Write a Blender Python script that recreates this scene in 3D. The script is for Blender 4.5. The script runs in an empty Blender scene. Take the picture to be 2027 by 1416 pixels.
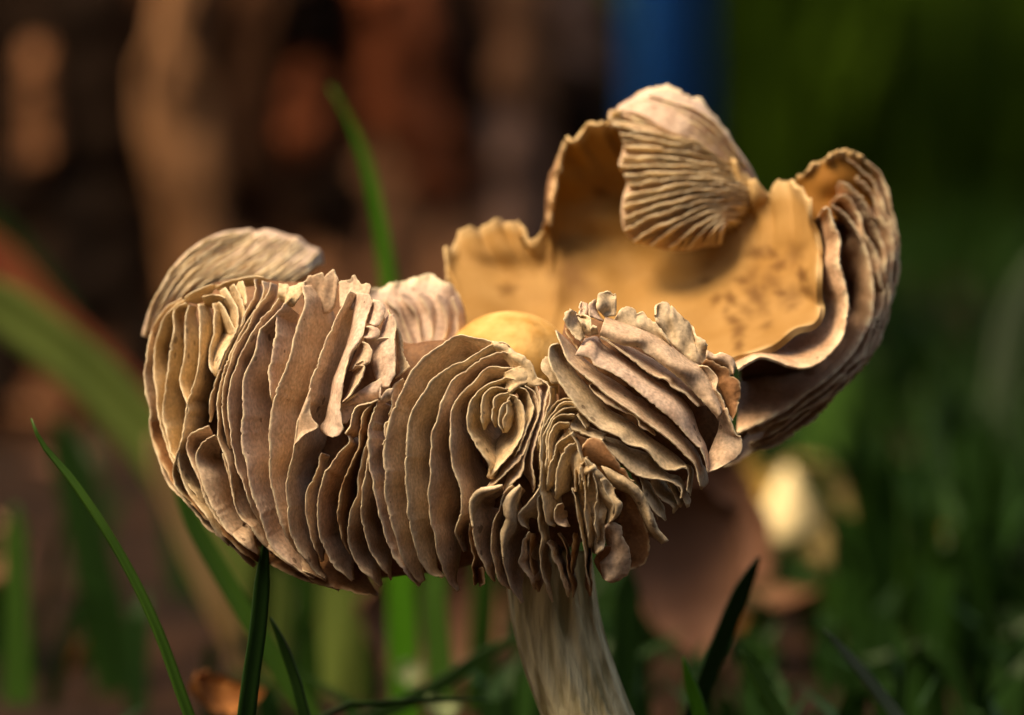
import bpy, math, random
import numpy as np
from mathutils import Vector

rng = np.random.default_rng(7)
random.seed(7)
C = bpy.context.scene.collection
sc = bpy.context.scene

# ------------------------------------------------------------------ camera
CAM_H = 0.048                      # metres above the ground
PITCH = math.radians(-3.0)
DIST = 0.25                        # lens to the nearest gills
PPM = 29800.0                      # photograph pixels per metre at that distance
DPX = DIST * PPM                   # the same distance in those pixels
cam = bpy.data.cameras.new('camera')
cam.sensor_width = 36.0
cam.lens = 36.0 * DIST / (2027 / PPM)
cam.clip_start = 0.005
cam.clip_end = 400
cam.dof.use_dof = True
cam.dof.focus_distance = DIST + 0.0030
cam.dof.aperture_fstop = 24.0
cam.dof.aperture_blades = 0
cam_ob = bpy.data.objects.new('camera', cam)
C.objects.link(cam_ob)
cam_ob.location = (0, 0, CAM_H)
cam_ob.rotation_euler = (math.pi / 2 + PITCH, 0, 0)
sc.camera = cam_ob

# ------------------------------------------------------------------ sky, sun, exposure
SUN_DIR = Vector((-0.52, -0.24, 0.82)).normalized()      # towards the sun
sun_el = math.asin(SUN_DIR.z)
sun_az = math.atan2(SUN_DIR.x, SUN_DIR.y)
world = bpy.data.worlds.new('World')
sc.world = world
world.use_nodes = True
wn = world.node_tree
bg = wn.nodes['Background']
sky = wn.nodes.new('ShaderNodeTexSky')
sky.sky_type = 'NISHITA'
sky.sun_disc = False
sky.sun_elevation = sun_el
sky.sun_rotation = sun_az
sky.air_density = 1.0
sky.dust_density = 3.0
wn.links.new(sky.outputs[0], bg.inputs[0])
bg.inputs[1].default_value = 0.11
sl = bpy.data.lights.new('sun', 'SUN')
sl.energy = 2.4
sl.angle = math.radians(32)
sl.color = (1.0, 0.87, 0.69)
so = bpy.data.objects.new('sun', sl)
C.objects.link(so)
so.rotation_euler = SUN_DIR.to_track_quat('Z', 'Y').to_euler()
vs = sc.view_settings
vs.view_transform = 'Standard'
vs.look = 'None'
vs.exposure = 1.45
vs.gamma = 1.0
vs.use_curve_mapping = False
vs.use_white_balance = True
vs.white_balance_temperature = 9200
vs.white_balance_tint = 13
sc.cycles.max_bounces = 6
sc.cycles.diffuse_bounces = 4
sc.cycles.transmission_bounces = 4
sc.cycles.use_denoising = True

# ------------------------------------------------------------------ helpers
cp, sp_ = math.cos(PITCH), math.sin(PITCH)


def P(a):
    """(pixel x, pixel y, depth in pixels behind the focal plane) -> metres."""
    a = np.asarray(a, float)
    z = (DPX + a[..., 2]) / DPX
    X = (a[..., 0] - 1013.5) * z / PPM
    V = (708.0 - a[..., 1]) * z / PPM
    F = DIST * z
    return np.stack([X, F * cp - V * sp_, CAM_H + F * sp_ + V * cp], -1)


CROPS = dict(a=(250, 420, 3.3717), b=(250, 800, 3.3717), c=(700, 560, 3.3717), d=(800, 850, 3.3717),
             e=(1000, 540, 3.3717), f=(1050, 150, 2.697), h=(1380, 560, 3.827), i=(1380, 280, 4.504),
             p=(270, 540, 6.743), q=(560, 530, 6.743), r=(560, 720, 6.743), s=(880, 960, 5.9),
             t=(1060, 780, 6.743), u=(1090, 560, 5.187), z=(0, 0, 1.0))


def tr(s):
    out = []
    cur = 'z'
    for tok in s.split():
        if tok in CROPS:
            cur = tok
        else:
            x, y = tok.split(',')
            ox, oy, k = CROPS[cur]
            q = (float(x) / k + ox, float(y) / k + oy)
            if not out or math.hypot(q[0] - out[-1][0], q[1] - out[-1][1]) > 6.5:
                out.append(q)
    return np.array(out)


def spline(p, n):
    p = np.asarray(p, float)
    if len(p) == 2:
        return p[0] + (p[1] - p[0]) * np.linspace(0, 1, n)[:, None]
    q = np.vstack([2 * p[0] - p[1], p, 2 * p[-1] - p[-2]])
    res = []
    m = 14
    for i in range(1, len(q) - 2):
        t = np.linspace(0, 1, m, endpoint=False)[:, None]
        a, b, c, d = q[i - 1], q[i], q[i + 1], q[i + 2]
        res.append(0.5 * (2 * b + (c - a) * t + (2 * a - 5 * b + 4 * c - d) * t ** 2 + (3 * b - a - 3 * c + d) * t ** 3))
    res.append(q[-2][None])
    r = np.vstack(res)
    L = np.concatenate([[0], np.cumsum(np.linalg.norm(np.diff(r, axis=0), axis=1))])
    s = np.linspace(0, L[-1], n)
    return np.stack([np.interp(s, L, r[:, k]) for k in range(r.shape[1])], -1)


def smooth1(a, k):
    if k < 1:
        return a
    w = np.ones(2 * k + 1) / (2 * k + 1)
    ap = np.pad(a, [(k, k)] + [(0, 0)] * (a.ndim - 1), mode='edge')
    if a.ndim == 1:
        return np.convolve(ap, w, 'valid')
    return np.stack([np.convolve(ap[:, j], w, 'valid') for j in range(a.shape[1])], -1)


def wob(x, scale, octs=3):
    """smooth random 1-D signal, about +-1"""
    x = np.asarray(x, float)
    r = np.zeros_like(x)
    amp = 1.0
    for o in range(octs):
        for k in range(3):
            f = (0.6 + rng.random()) / scale * 2 ** o * 2 * math.pi
            r = r + amp * np.sin(x * f + rng.random() * 6.28) / 1.8
        amp *= 0.5
    return r


def mesh_ob(name, V, F, mats, parent=None, attrs=None, fmat=None, smooth=True, nrim=0):
    me = bpy.data.meshes.new(name)
    me.from_pydata([tuple(v) for v in V], [], [tuple(f) for f in F])
    if not isinstance(mats, (list, tuple)):
        mats = [mats]
    for m in mats:
        me.materials.append(m)
    if fmat is not None:
        me.polygons.foreach_set('material_index', np.asarray(fmat, np.int32))
    sm = np.full(len(me.polygons), smooth)
    if nrim:
        sm[-nrim:] = False
    me.polygons.foreach_set('use_smooth', sm)
    for k, v in (attrs or {}).items():
        at = me.attributes.new(k, 'FLOAT', 'POINT')
        at.data.foreach_set('value', np.asarray(v, np.float32))
    me.update()
    ob = bpy.data.objects.new(name, me)
    C.objects.link(ob)
    if parent is not None:
        ob.parent = parent
        ob.matrix_parent_inverse = parent.matrix_world.inverted()
    return ob


def grid_normals(G):
    du = np.gradient(G, axis=0)
    dv = np.gradient(G, axis=1)
    n = np.cross(du, dv)
    return n / np.maximum(np.linalg.norm(n, axis=-1, keepdims=True), 1e-12)


def slab(G, th, flip=None, attr=None):
    """closed sheet from a grid of world points; th is a half thickness per point"""
    nu, nv = G.shape[:2]
    N = grid_normals(G)
    mid = G.reshape(-1, 3).mean(0) - np.array([0, 0, CAM_H])
    s = 1.0 if (N.reshape(-1, 3).mean(0) @ mid) < 0 else -1.0     # N*s looks at the camera
    th = np.broadcast_to(th, (nu, nv))[..., None]
    A = G + N * s * th
    B = G - N * s * th
    V = np.concatenate([A.reshape(-1, 3), B.reshape(-1, 3)])
    o = nu * nv
    ii, jj = np.meshgrid(np.arange(nu - 1), np.arange(nv - 1), indexing='ij')
    k = (ii * nv + jj).ravel()
    f1 = np.stack([k, k + nv, k + nv + 1, k + 1], -1)
    f2 = np.stack([k + 1, k + nv + 1, k + nv, k], -1) + o
    if s < 0:
        f1, f2 = f1[:, ::-1], f2[:, ::-1]
    rim = []
    for i in range(nu - 1):
        rim.append((i * nv, i * nv + o, (i + 1) * nv + o, (i + 1) * nv))
        e = nv - 1
        rim.append((i * nv + e, (i + 1) * nv + e, (i + 1) * nv + e + o, i * nv + e + o))
    for j in range(nv - 1):
        rim.append((j, j + 1, j + 1 + o, j + o))
        b = (nu - 1) * nv
        rim.append((b + j, b + j + o, b + j + 1 + o, b + j + 1))
    rim = np.array(rim)
    if s < 0:
        rim = rim[:, ::-1]
    F = np.concatenate([f1, f2, rim])
    fm = np.concatenate([np.zeros(len(f1), int), np.ones(len(f2), int), np.zeros(len(rim), int)])
    return V, F, fm


# ------------------------------------------------------------------ materials
def nodes_of(m):
    m.use_nodes = True
    nt = m.node_tree
    return nt, nt.nodes['Principled BSDF']


def N_(nt, typ, **kw):
    n = nt.nodes.new(typ)
    for k, v in kw.items():
        setattr(n, k, v)
    return n


def noise_col(nt, c1, c2, scale, detail=4, lo=0.35, hi=0.65, coord=None, stretch=None):
    tc = N_(nt, 'ShaderNodeTexCoord')
    src = tc.outputs['Object']
    if stretch:
        mp = N_(nt, 'ShaderNodeMapping')
        mp.inputs['Scale'].default_value = stretch
        nt.links.new(src, mp.inputs[0])
        src = mp.outputs[0]
    n = N_(nt, 'ShaderNodeTexNoise')
    n.inputs['Scale'].default_value = scale
    n.inputs['Detail'].default_value = detail
    nt.links.new(src, n.inputs['Vector'])
    r = N_(nt, 'ShaderNodeMapRange')
    r.inputs[1].default_value = lo
    r.inputs[2].default_value = hi
    nt.links.new(n.outputs['Fac'], r.inputs[0])
    mx = N_(nt, 'ShaderNodeMix', data_type='RGBA')
    nt.links.new(r.outputs[0], mx.inputs[0])
    mx.inputs[6].default_value = (*c1, 1)
    mx.inputs[7].default_value = (*c2, 1)
    return mx.outputs[2], n, src


def bump(nt, bs, h, strength, dist):
    b = N_(nt, 'ShaderNodeBump')
    b.inputs['Strength'].default_value = strength
    b.inputs['Distance'].default_value = dist
    nt.links.new(h, b.inputs['Height'])
    nt.links.new(b.outputs[0], bs.inputs['Normal'])


def attr_mix(nt, name, a, b_rgb, gain=1.0):
    at = N_(nt, 'ShaderNodeAttribute')
    at.attribute_name = name
    mx = N_(nt, 'ShaderNodeMix', data_type='RGBA')
    nt.links.new(at.outputs['Fac'], mx.inputs[0])
    nt.links.new(a, mx.inputs[6])
    mx.inputs[7].default_value = (*b_rgb, 1)
    return mx.outputs[2]


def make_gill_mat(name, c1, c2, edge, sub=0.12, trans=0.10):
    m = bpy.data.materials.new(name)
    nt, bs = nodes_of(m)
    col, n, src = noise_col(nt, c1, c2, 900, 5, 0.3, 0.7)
    # tiny dark spore specks
    vo = N_(nt, 'ShaderNodeTexVoronoi')
    vo.inputs['Scale'].default_value = 900
    nt.links.new(src, vo.inputs['Vector'])
    n2 = N_(nt, 'ShaderNodeTexNoise')
    n2.inputs['Scale'].default_value = 260
    nt.links.new(src, n2.inputs['Vector'])
    mr = N_(nt, 'ShaderNodeMapRange')
    mr.inputs[1].default_value = 0.48
    mr.inputs[2].default_value = 0.75
    mr.inputs[3].default_value = 0.0
    mr.inputs[4].default_value = 0.34
    nt.links.new(n2.outputs['Fac'], mr.inputs[0])
    lt = N_(nt, 'ShaderNodeMath', operation='LESS_THAN')
    nt.links.new(vo.outputs['Distance'], lt.inputs[0])
    nt.links.new(mr.outputs[0], lt.inputs[1])
    sc_ = N_(nt, 'ShaderNodeMath', operation='MULTIPLY')
    sc_.inputs[1].default_value = 0.6
    nt.links.new(lt.outputs[0], sc_.inputs[0])
    mx = N_(nt, 'ShaderNodeMix', data_type='RGBA')
    nt.links.new(sc_.outputs[0], mx.inputs[0])
    nt.links.new(col, mx.inputs[6])
    mx.inputs[7].default_value = (0.07, 0.03, 0.012, 1)
    nf = N_(nt, 'ShaderNodeTexNoise')
    nf.inputs['Scale'].default_value = 4200
    nf.inputs['Detail'].default_value = 4
    nt.links.new(src, nf.inputs['Vector'])
    fr = N_(nt, 'ShaderNodeMapRange')
    fr.inputs[1].default_value = 0.3
    fr.inputs[2].default_value = 0.7
    fr.inputs[3].default_value = 0.70
    fr.inputs[4].default_value = 1.16
    nt.links.new(nf.outputs['Fac'], fr.inputs[0])
    fm_ = N_(nt, 'ShaderNodeMix', data_type='RGBA', blend_type='MULTIPLY')
    fm_.inputs[0].default_value = 1.0
    nt.links.new(mx.outputs[2], fm_.inputs[6])
    nt.links.new(fr.outputs[0], fm_.inputs[7])
    out = attr_mix(nt, 'edge', fm_.outputs[2], edge)
    nt.links.new(out, bs.inputs['Base Color'])
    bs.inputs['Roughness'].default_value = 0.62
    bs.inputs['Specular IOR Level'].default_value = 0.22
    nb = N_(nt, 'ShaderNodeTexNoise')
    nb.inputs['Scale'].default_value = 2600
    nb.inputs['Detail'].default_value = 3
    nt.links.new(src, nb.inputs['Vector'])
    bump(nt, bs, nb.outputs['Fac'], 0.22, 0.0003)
    tl = N_(nt, 'ShaderNodeBsdfTranslucent')
    nt.links.new(out, tl.inputs[0])
    ms = N_(nt, 'ShaderNodeMixShader')
    ms.inputs[0].default_value = trans
    nt.links.new(bs.outputs[0], ms.inputs[1])
    nt.links.new(tl.outputs[0], ms.inputs[2])
    nt.links.new(ms.outputs[0], nt.nodes['Material Output'].inputs[0])
    return m


M = {}
EDGE = (0.88, 0.76, 0.54)
M['gill'] = make_gill_mat('gill_tan', (0.58, 0.40, 0.275), (0.72, 0.56, 0.42), EDGE)
M['gill_pink'] = make_gill_mat('gill_pinkish', (0.62, 0.44, 0.34), (0.75, 0.59, 0.48), EDGE)
M['gill_cream'] = make_gill_mat('gill_cream', (0.64, 0.47, 0.28), (0.78, 0.62, 0.41), EDGE)
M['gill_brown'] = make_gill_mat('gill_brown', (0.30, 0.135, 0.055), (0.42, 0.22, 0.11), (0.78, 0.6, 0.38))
M['gill_olive'] = make_gill_mat('gill_grey', (0.56, 0.43, 0.28), (0.70, 0.57, 0.41), EDGE)
M['gill_warm'] = make_gill_mat('gill_warm', (0.56, 0.345, 0.215), (0.70, 0.48, 0.33), EDGE)
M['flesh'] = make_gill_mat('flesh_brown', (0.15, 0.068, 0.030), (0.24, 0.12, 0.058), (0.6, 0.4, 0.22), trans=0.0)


def make_skin(name, c1, c2, stain=(0.09, 0.035, 0.008), sc_=160, bmp=0.3):
    m = bpy.data.materials.new(name)
    nt, bs = nodes_of(m)
    col, n, src = noise_col(nt, c1, c2, sc_, 6, 0.35, 0.68)
    out = attr_mix(nt, 'stain', col, stain)
    out = attr_mix(nt, 'edge', out, (0.56, 0.40, 0.21))
    nt.links.new(out, bs.inputs['Base Color'])
    bs.inputs['Roughness'].default_value = 0.68
    bs.inputs['Specular IOR Level'].default_value = 0.12
    bump(nt, bs, n.outputs['Fac'], bmp, 0.0008)
    return m


M['skin'] = make_skin('cap_skin_ochre', (0.38, 0.225, 0.085), (0.26, 0.135, 0.038))
M['skin_pale'] = make_skin('cap_skin_pale', (0.34, 0.22, 0.095), (0.21, 0.115, 0.04))
M['umbo'] = make_skin('umbo_skin', (0.70, 0.44, 0.17), (0.44, 0.22, 0.05), sc_=420, bmp=0.5)


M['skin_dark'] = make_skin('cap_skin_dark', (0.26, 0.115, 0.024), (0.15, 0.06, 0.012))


def make_stem_mat():
    m = bpy.data.materials.new('stem_fibrous')
    nt, bs = nodes_of(m)
    col, n, src = noise_col(nt, (0.34, 0.285, 0.13), (0.88, 0.80, 0.50), 900, 7, 0.40, 0.60, stretch=(1, 1, 0.13))
    nt.links.new(col, bs.inputs['Base Color'])
    bs.inputs['Roughness'].default_value = 0.55
    bump(nt, bs, n.outputs['Fac'], 0.8, 0.0016)
    return m


M['stem'] = make_stem_mat()


def plain(name, c1, c2, scale, rough=0.6, bs_=0.4, bd=0.002, trans=0, spec=0.3, stretch=None):
    m = bpy.data.materials.new(name)
    nt, bs = nodes_of(m)
    col, n, src = noise_col(nt, c1, c2, scale, 5, 0.35, 0.65, stretch=stretch)
    nt.links.new(col, bs.inputs['Base Color'])
    bs.inputs['Roughness'].default_value = rough
    bs.inputs['Specular IOR Level'].default_value = spec
    if bs_:
        bump(nt, bs, n.outputs['Fac'], bs_, bd)
    if trans:
        tl = N_(nt, 'ShaderNodeBsdfTranslucent')
        nt.links.new(col, tl.inputs[0])
        ms = N_(nt, 'ShaderNodeMixShader')
        ms.inputs[0].default_value = trans
        nt.links.new(bs.outputs[0], ms.inputs[1])
        nt.links.new(tl.outputs[0], ms.inputs[2])
        nt.links.new(ms.outputs[0], nt.nodes['Material Output'].inputs[0])
    return m


G_ST = (1, 1, 0.1)
M['grass_bright'] = plain('grass_bright', (0.045, 0.20, 0.010), (0.06, 0.25, 0.016), 300, 0.45, 0.2, 0.0005, 0.35, stretch=G_ST)
M['grass_mid'] = plain('grass_mid', (0.03, 0.095, 0.012), (0.045, 0.13, 0.016), 300, 0.45, 0.2, 0.0005, 0.3, stretch=G_ST)
M['grass_dark'] = plain('grass_dark', (0.007, 0.030, 0.005), (0.012, 0.045, 0.007), 300, 0.5, 0.2, 0.0005, 0.15, spec=0.15, stretch=G_ST)
M['grass_olive'] = plain('grass_olive', (0.12, 0.18, 0.04), (0.15, 0.22, 0.05), 300, 0.5, 0.2, 0.0005, 0.3, stretch=G_ST)
M['turf'] = plain('turf', (0.009, 0.032, 0.004), (0.014, 0.045, 0.005), 300, 0.5, 0.2, 0.0005, 0.25, spec=0.15, stretch=G_ST)
M['grass_deep'] = plain('grass_deep', (0.030, 0.070, 0.005), (0.042, 0.092, 0.006), 30, 0.6, 0, 0, 0.3, spec=0.1)
M['grass_straw'] = plain('grass_straw', (0.28, 0.17, 0.07), (0.36, 0.24, 0.11), 300, 0.6, 0.2, 0.0005, 0.3, stretch=G_ST)
M['grass_red'] = plain('grass_red', (0.22, 0.045, 0.018), (0.30, 0.075, 0.03), 300, 0.6, 0.2, 0.0005, 0.3, stretch=G_ST)
M['grass_grey'] = plain('grass_grey', (0.10, 0.15, 0.085), (0.13, 0.18, 0.11), 300, 0.5, 0.2, 0.0005, 0.3, stretch=G_ST)
M['soil'] = plain('soil_litter', (0.008, 0.004, 0.002), (0.028, 0.0125, 0.0065), 60, 0.9, 0.8, 0.004, spec=0.1)
M['bark_core'] = plain('bark_crevice', (0.06, 0.026, 0.013), (0.13, 0.058, 0.029), 60, 0.95, 0.8, 0.004, spec=0.05, stretch=(1, 1, 0.22))
BARK = dict(
    tan=((0.26, 0.125, 0.060), (0.36, 0.185, 0.095)),
    brown=((0.18, 0.078, 0.038), (0.27, 0.125, 0.064)),
    red=((0.20, 0.050, 0.020), (0.29, 0.085, 0.036)),
    pink=((0.24, 0.125, 0.085), (0.32, 0.18, 0.125)),
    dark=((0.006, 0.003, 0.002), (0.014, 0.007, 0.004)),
    deep=((0.06, 0.025, 0.012), (0.11, 0.048, 0.024)),
)
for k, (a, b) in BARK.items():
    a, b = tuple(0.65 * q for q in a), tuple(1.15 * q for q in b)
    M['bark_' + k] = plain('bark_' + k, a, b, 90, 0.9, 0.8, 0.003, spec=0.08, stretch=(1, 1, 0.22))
M['leaf_brown'] = plain('leaf_brown', (0.20, 0.09, 0.045), (0.30, 0.15, 0.075), 120, 0.7, 0.4, 0.001, 0.15)
M['leaf_rust'] = plain('leaf_rust', (0.24, 0.085, 0.02), (0.34, 0.14, 0.04), 160, 0.7, 0.5, 0.001, 0.15)
M['leaf_pink'] = plain('leaf_pinkish', (0.22, 0.105, 0.065), (0.30, 0.15, 0.095), 120, 0.7, 0.4, 0.001, 0.15)
M['leaf_pale'] = plain('leaf_pale', (0.13, 0.18, 0.08), (0.20, 0.25, 0.13), 200, 0.6, 0.4, 0.001, 0.2)
M['leaf_gold'] = plain('leaf_gold', (0.48, 0.30, 0.07), (0.60, 0.40, 0.12), 200, 0.6, 0.4, 0.001, 0.2)
M['leaf_straw'] = plain('leaf_straw', (0.46, 0.34, 0.13), (0.58, 0.45, 0.2), 200, 0.6, 0.4, 0.001, 0.2)  # pale colour standing for the halo of light round the small mushroom
M['cream'] = plain('cream_cap', (0.80, 0.64, 0.32), (0.85, 0.72, 0.42), 120, 0.5, 0.2, 0.001)
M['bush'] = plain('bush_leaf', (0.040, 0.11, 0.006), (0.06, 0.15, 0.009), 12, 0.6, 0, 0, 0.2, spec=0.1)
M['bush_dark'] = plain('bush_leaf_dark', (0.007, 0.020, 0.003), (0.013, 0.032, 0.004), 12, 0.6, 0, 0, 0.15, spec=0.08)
M['blue'] = plain('blue_paint', (0.004, 0.22, 0.90), (0.004, 0.24, 0.92), 30, 0.45, 0.1, 0.001, spec=0.3)


def thing(name, label, cat, loc=(0, 0, 0), group=None):
    o = bpy.data.objects.new(name, None)
    o.empty_display_size = 0.01
    C.objects.link(o)
    o.location = loc
    o['label'] = label
    o['category'] = cat
    if group:
        o['group'] = group
    bpy.context.view_layer.update()
    return o


def tag(o, label, cat, group=None):
    o['label'] = label
    o['category'] = cat
    if group:
        o['group'] = group
    return o


# ================================================================== ground
def build_ground():
    rs = np.concatenate([np.linspace(0, 1.4, 90), np.geomspace(1.5, 250, 24)])
    th = np.linspace(0, 2 * math.pi, 160, endpoint=False)
    V = [(0, 0.3, -0.001)]
    for r in rs[1:]:
        for t in th:
            x, y = r * math.cos(t), 0.3 + r * math.sin(t)
            z = 0.003 * (math.sin(x * 41 + 1) * math.sin(y * 37) + 0.6 * math.sin(x * 93 + y * 71)) - 0.004
            V.append((x, y, z))
    F = []
    n = len(th)
    for j in range(n):
        F.append((0, 1 + j, 1 + (j + 1) % n))
    for i in range(len(rs) - 2):
        for j in range(n):
            a = 1 + i * n + j
            b = 1 + i * n + (j + 1) % n
            F.append((a, a + n, b + n, b))
    o = mesh_ob('ground', V, F, M['soil'])
    o['kind'] = 'structure'


build_ground()

# ================================================================== tree trunk behind
TR_Z = 0.70                                   # distance to the front of the bark
TR_R = 0.085
TR_X = (1190 - 1013.5) / DPX * TR_Z - TR_R
TR_C = np.array([TR_X, TR_Z + TR_R * 0.92, 0.0])


def px_to_trunk(px, py):
    """direction of a pixel met with the trunk front -> (angle, height)"""
    X = (px - 1013.5) / DPX * (TR_Z + 0.02)
    s = np.clip((X - TR_X) / TR_R, -0.98, 0.98)
    ang = math.asin(s)
    z = CAM_H + (TR_Z + 0.02) * ((708 - py) / DPX * cp + sp_)
    return ang, z


def trunk_r(z):
    return TR_R * (1 + 0.55 * np.exp(-np.maximum(z, 0) / 0.018) * 0.35 - 0.08 * np.clip(z, 0, 1.5))


def trunk_pt(ang, z, h):
    r = trunk_r(z) + h
    return np.stack([TR_C[0] + np.sin(ang) * r, TR_C[1] - np.cos(ang) * r, z], -1)


tree = thing('tree', 'reddish brown tree trunk with deeply furrowed bark behind the mushroom', 'tree', tuple(TR_C))
na, nz = 72, 60
zz = np.concatenate([np.linspace(-0.02, 0.2, 36), np.linspace(0.22, 1.5, 24)])
aa = np.linspace(0, 2 * math.pi, na, endpoint=False)
A_, Z_ = np.meshgrid(aa, zz, indexing='ij')
Gt = trunk_pt(A_, Z_, 0.0015 * np.sin(A_ * 13 + 4 * np.sin(Z_ * 20)) - 0.001)
F = []
for i in range(na):
    for j in range(nz - 1):
        a = i * nz + j
        b = ((i + 1) % na) * nz + j
        F.append((a, b, b + 1, a + 1))
F.append(tuple(i * nz + nz - 1 for i in range(na)))
mesh_ob('trunk', Gt.reshape(-1, 3), F, M['bark_core'], tree)


def plate(a0, a1, z0, z1, h, mat):
    n, m = 9, 15
    u = np.linspace(-1, 1, n)
    v = np.linspace(-1, 1, m)
    U, Vv = np.meshgrid(u, v, indexing='ij')
    l = wob(v, 1.3) * 0.16
    r = wob(v, 1.3) * 0.16
    wv = np.sqrt(np.clip(1 - np.abs(v) ** 3.2, 0.02, 1))
    Us = U * wv[None, :] + np.where(U < 0, l[None, :] * -U, r[None, :] * U)
    am, az = (a0 + a1) / 2, (a1 - a0) / 2
    zm, zz_ = (z0 + z1) / 2, (z1 - z0) / 2
    Zs = zm + Vv * zz_ * (1 + 0.12 * wob(u, 1.0)[:, None])
    As = am + Us * az + 0.02 * np.sin(Zs * 60 + am * 9)
    edge = np.minimum(1 - np.abs(U), 1 - np.abs(Vv))
    H = h * np.clip(edge / 0.3, 0, 1) ** 0.6 * (1 + 0.18 * rng.standard_normal(U.shape)) - 0.0025 * (edge < 1e-6)
    G = trunk_pt(As, np.maximum(Zs, -0.01), H)
    F = []
    for i in range(n - 1):
        for j in range(m - 1):
            k = i * m + j
            F.append((k, k + m, k + m + 1, k + 1))
    return mesh_ob('bark_plate', G.reshape(-1, 3), F, mat, tree)


# (x0, x1, y0, y1, relief in mm, tone) where the photograph shows each plate
PLATES = [
    (-320, 340, -140, 480, 3, 'dark'), (-320, 330, 420, 700, 2, 'dark'), (-200, 60, -60, 420, 5, 'dark'), (150, 320, -60, 380, 5, 'dark'), (100, 330, 330, 640, 4, 'dark'), (510, 700, -60, 125, 4, 'dark'),  # wide dark plates put the shade on the left of the trunk into colour
    (590, 720, 330, 470, 5, 'dark'), (855, 945, 60, 330, 5, 'dark'), (-200, 60, 380, 640, 4, 'dark'), (560, 700, 560, 640, 3, 'dark'),
    (1085, 1120, 100, 420, 6, 'dark'), (880, 930, 330, 470, 4, 'deep'), (250, 340, 560, 860, 4, 'dark'),
    (322, 470, -80, 640, 7, 'tan'), (70, 145, 90, 350, 6, 'brown'), (370, 560, 430, 900, 5, 'brown'), (470, 560, -80, 420, 4, 'deep'),
    (560, 650, 110, 330, 4, 'red'), (700, 880, -80, 360, 6, 'red'), (760, 900, 150, 420, 5, 'red'), (690, 800, 260, 640, 4, 'brown'),
    (600, 720, 470, 880, 5, 'brown'), (920, 1060, 180, 760, 7, 'pink'), (960, 1080, -80, 330, 5, 'brown'), (1110, 1185, -80, 260, 5, 'pink'),
    (1050, 1170, 240, 800, 5, 'deep'), (780, 930, 400, 800, 5, 'brown'), (20, 130, 600, 900, 4, 'dark'), (-180, 40, 600, 860, 4, 'deep'), (-400, -190, -80, 900, 4, 'dark'), (140, 250, 640, 900, 4, 'deep'),
]
occupied = []
for x0, x1, y0, y1, h, tone in PLATES:
    a0, z1 = px_to_trunk(x0, y0)
    a1, z0 = px_to_trunk(x1, y1)
    plate(a0, a1, max(z0, 0.0), z1, h / 1000, M['bark_' + tone])
    occupied.append((a0, a1, z0, z1))
for ia in range(26):                       # the rest of the trunk a step to the side would show
    z = 0.002 + 0.01 * rng.random()
    while z < 0.22:
        hgt = 0.02 + 0.02 * rng.random()
        ca = -math.pi + 2 * math.pi * (ia + 0.5) / 26 + 0.05 * rng.standard_normal()
        w = 0.09 + 0.02 * rng.random()
        if not any(a0 - 0.07 < ca < a1 + 0.07 and z0 < z + hgt and z1 > z for a0, a1, z0, z1 in occupied):
            plate(ca - w, ca + w, z, z + hgt, 0.003 + 0.003 * rng.random(),
                  M['bark_' + random.choice(['deep', 'dark', 'dark', 'brown'])])
        z += hgt + 0.003

# ================================================================== blue post and bushes far behind
post = thing('post', 'blue painted post standing between the tree trunk and the dark bushes', 'post',
             ((1325 - 1013.5) / DPX * 1.5, 1.5, 0))
pr = 0.0155
ring = [(pr, -0.01), (pr, 0.9)]
ang = np.linspace(0, 2 * math.pi, 28, endpoint=False)


def lathe(prof, mat, name, parent, center):
    V, F = [], []
    n = len(ang)
    for r, z in prof:
        for t in ang:
            V.append((center[0] + r * math.cos(t), center[1] + r * math.sin(t), center[2] + z))
    for i in range(len(prof) - 1):
        for j in range(n):
            a, b = i * n + j, i * n + (j + 1) % n
            F.append((a, b, b + n, a + n))
    F.append(tuple(range(n))[::-1])
    F.append(tuple((len(prof) - 1) * n + j for j in range(n)))
    return mesh_ob(name, V, F, mat, parent)


lathe([(pr, -0.02), (pr, 0.9)], M['blue'], 'shaft', post, post.location)
lathe([(pr + 0.002, 0.9), (pr + 0.002, 0.912), (pr * 0.6, 0.925), (0.003, 0.93)], M['blue'], 'cap', post, post.location)


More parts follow.
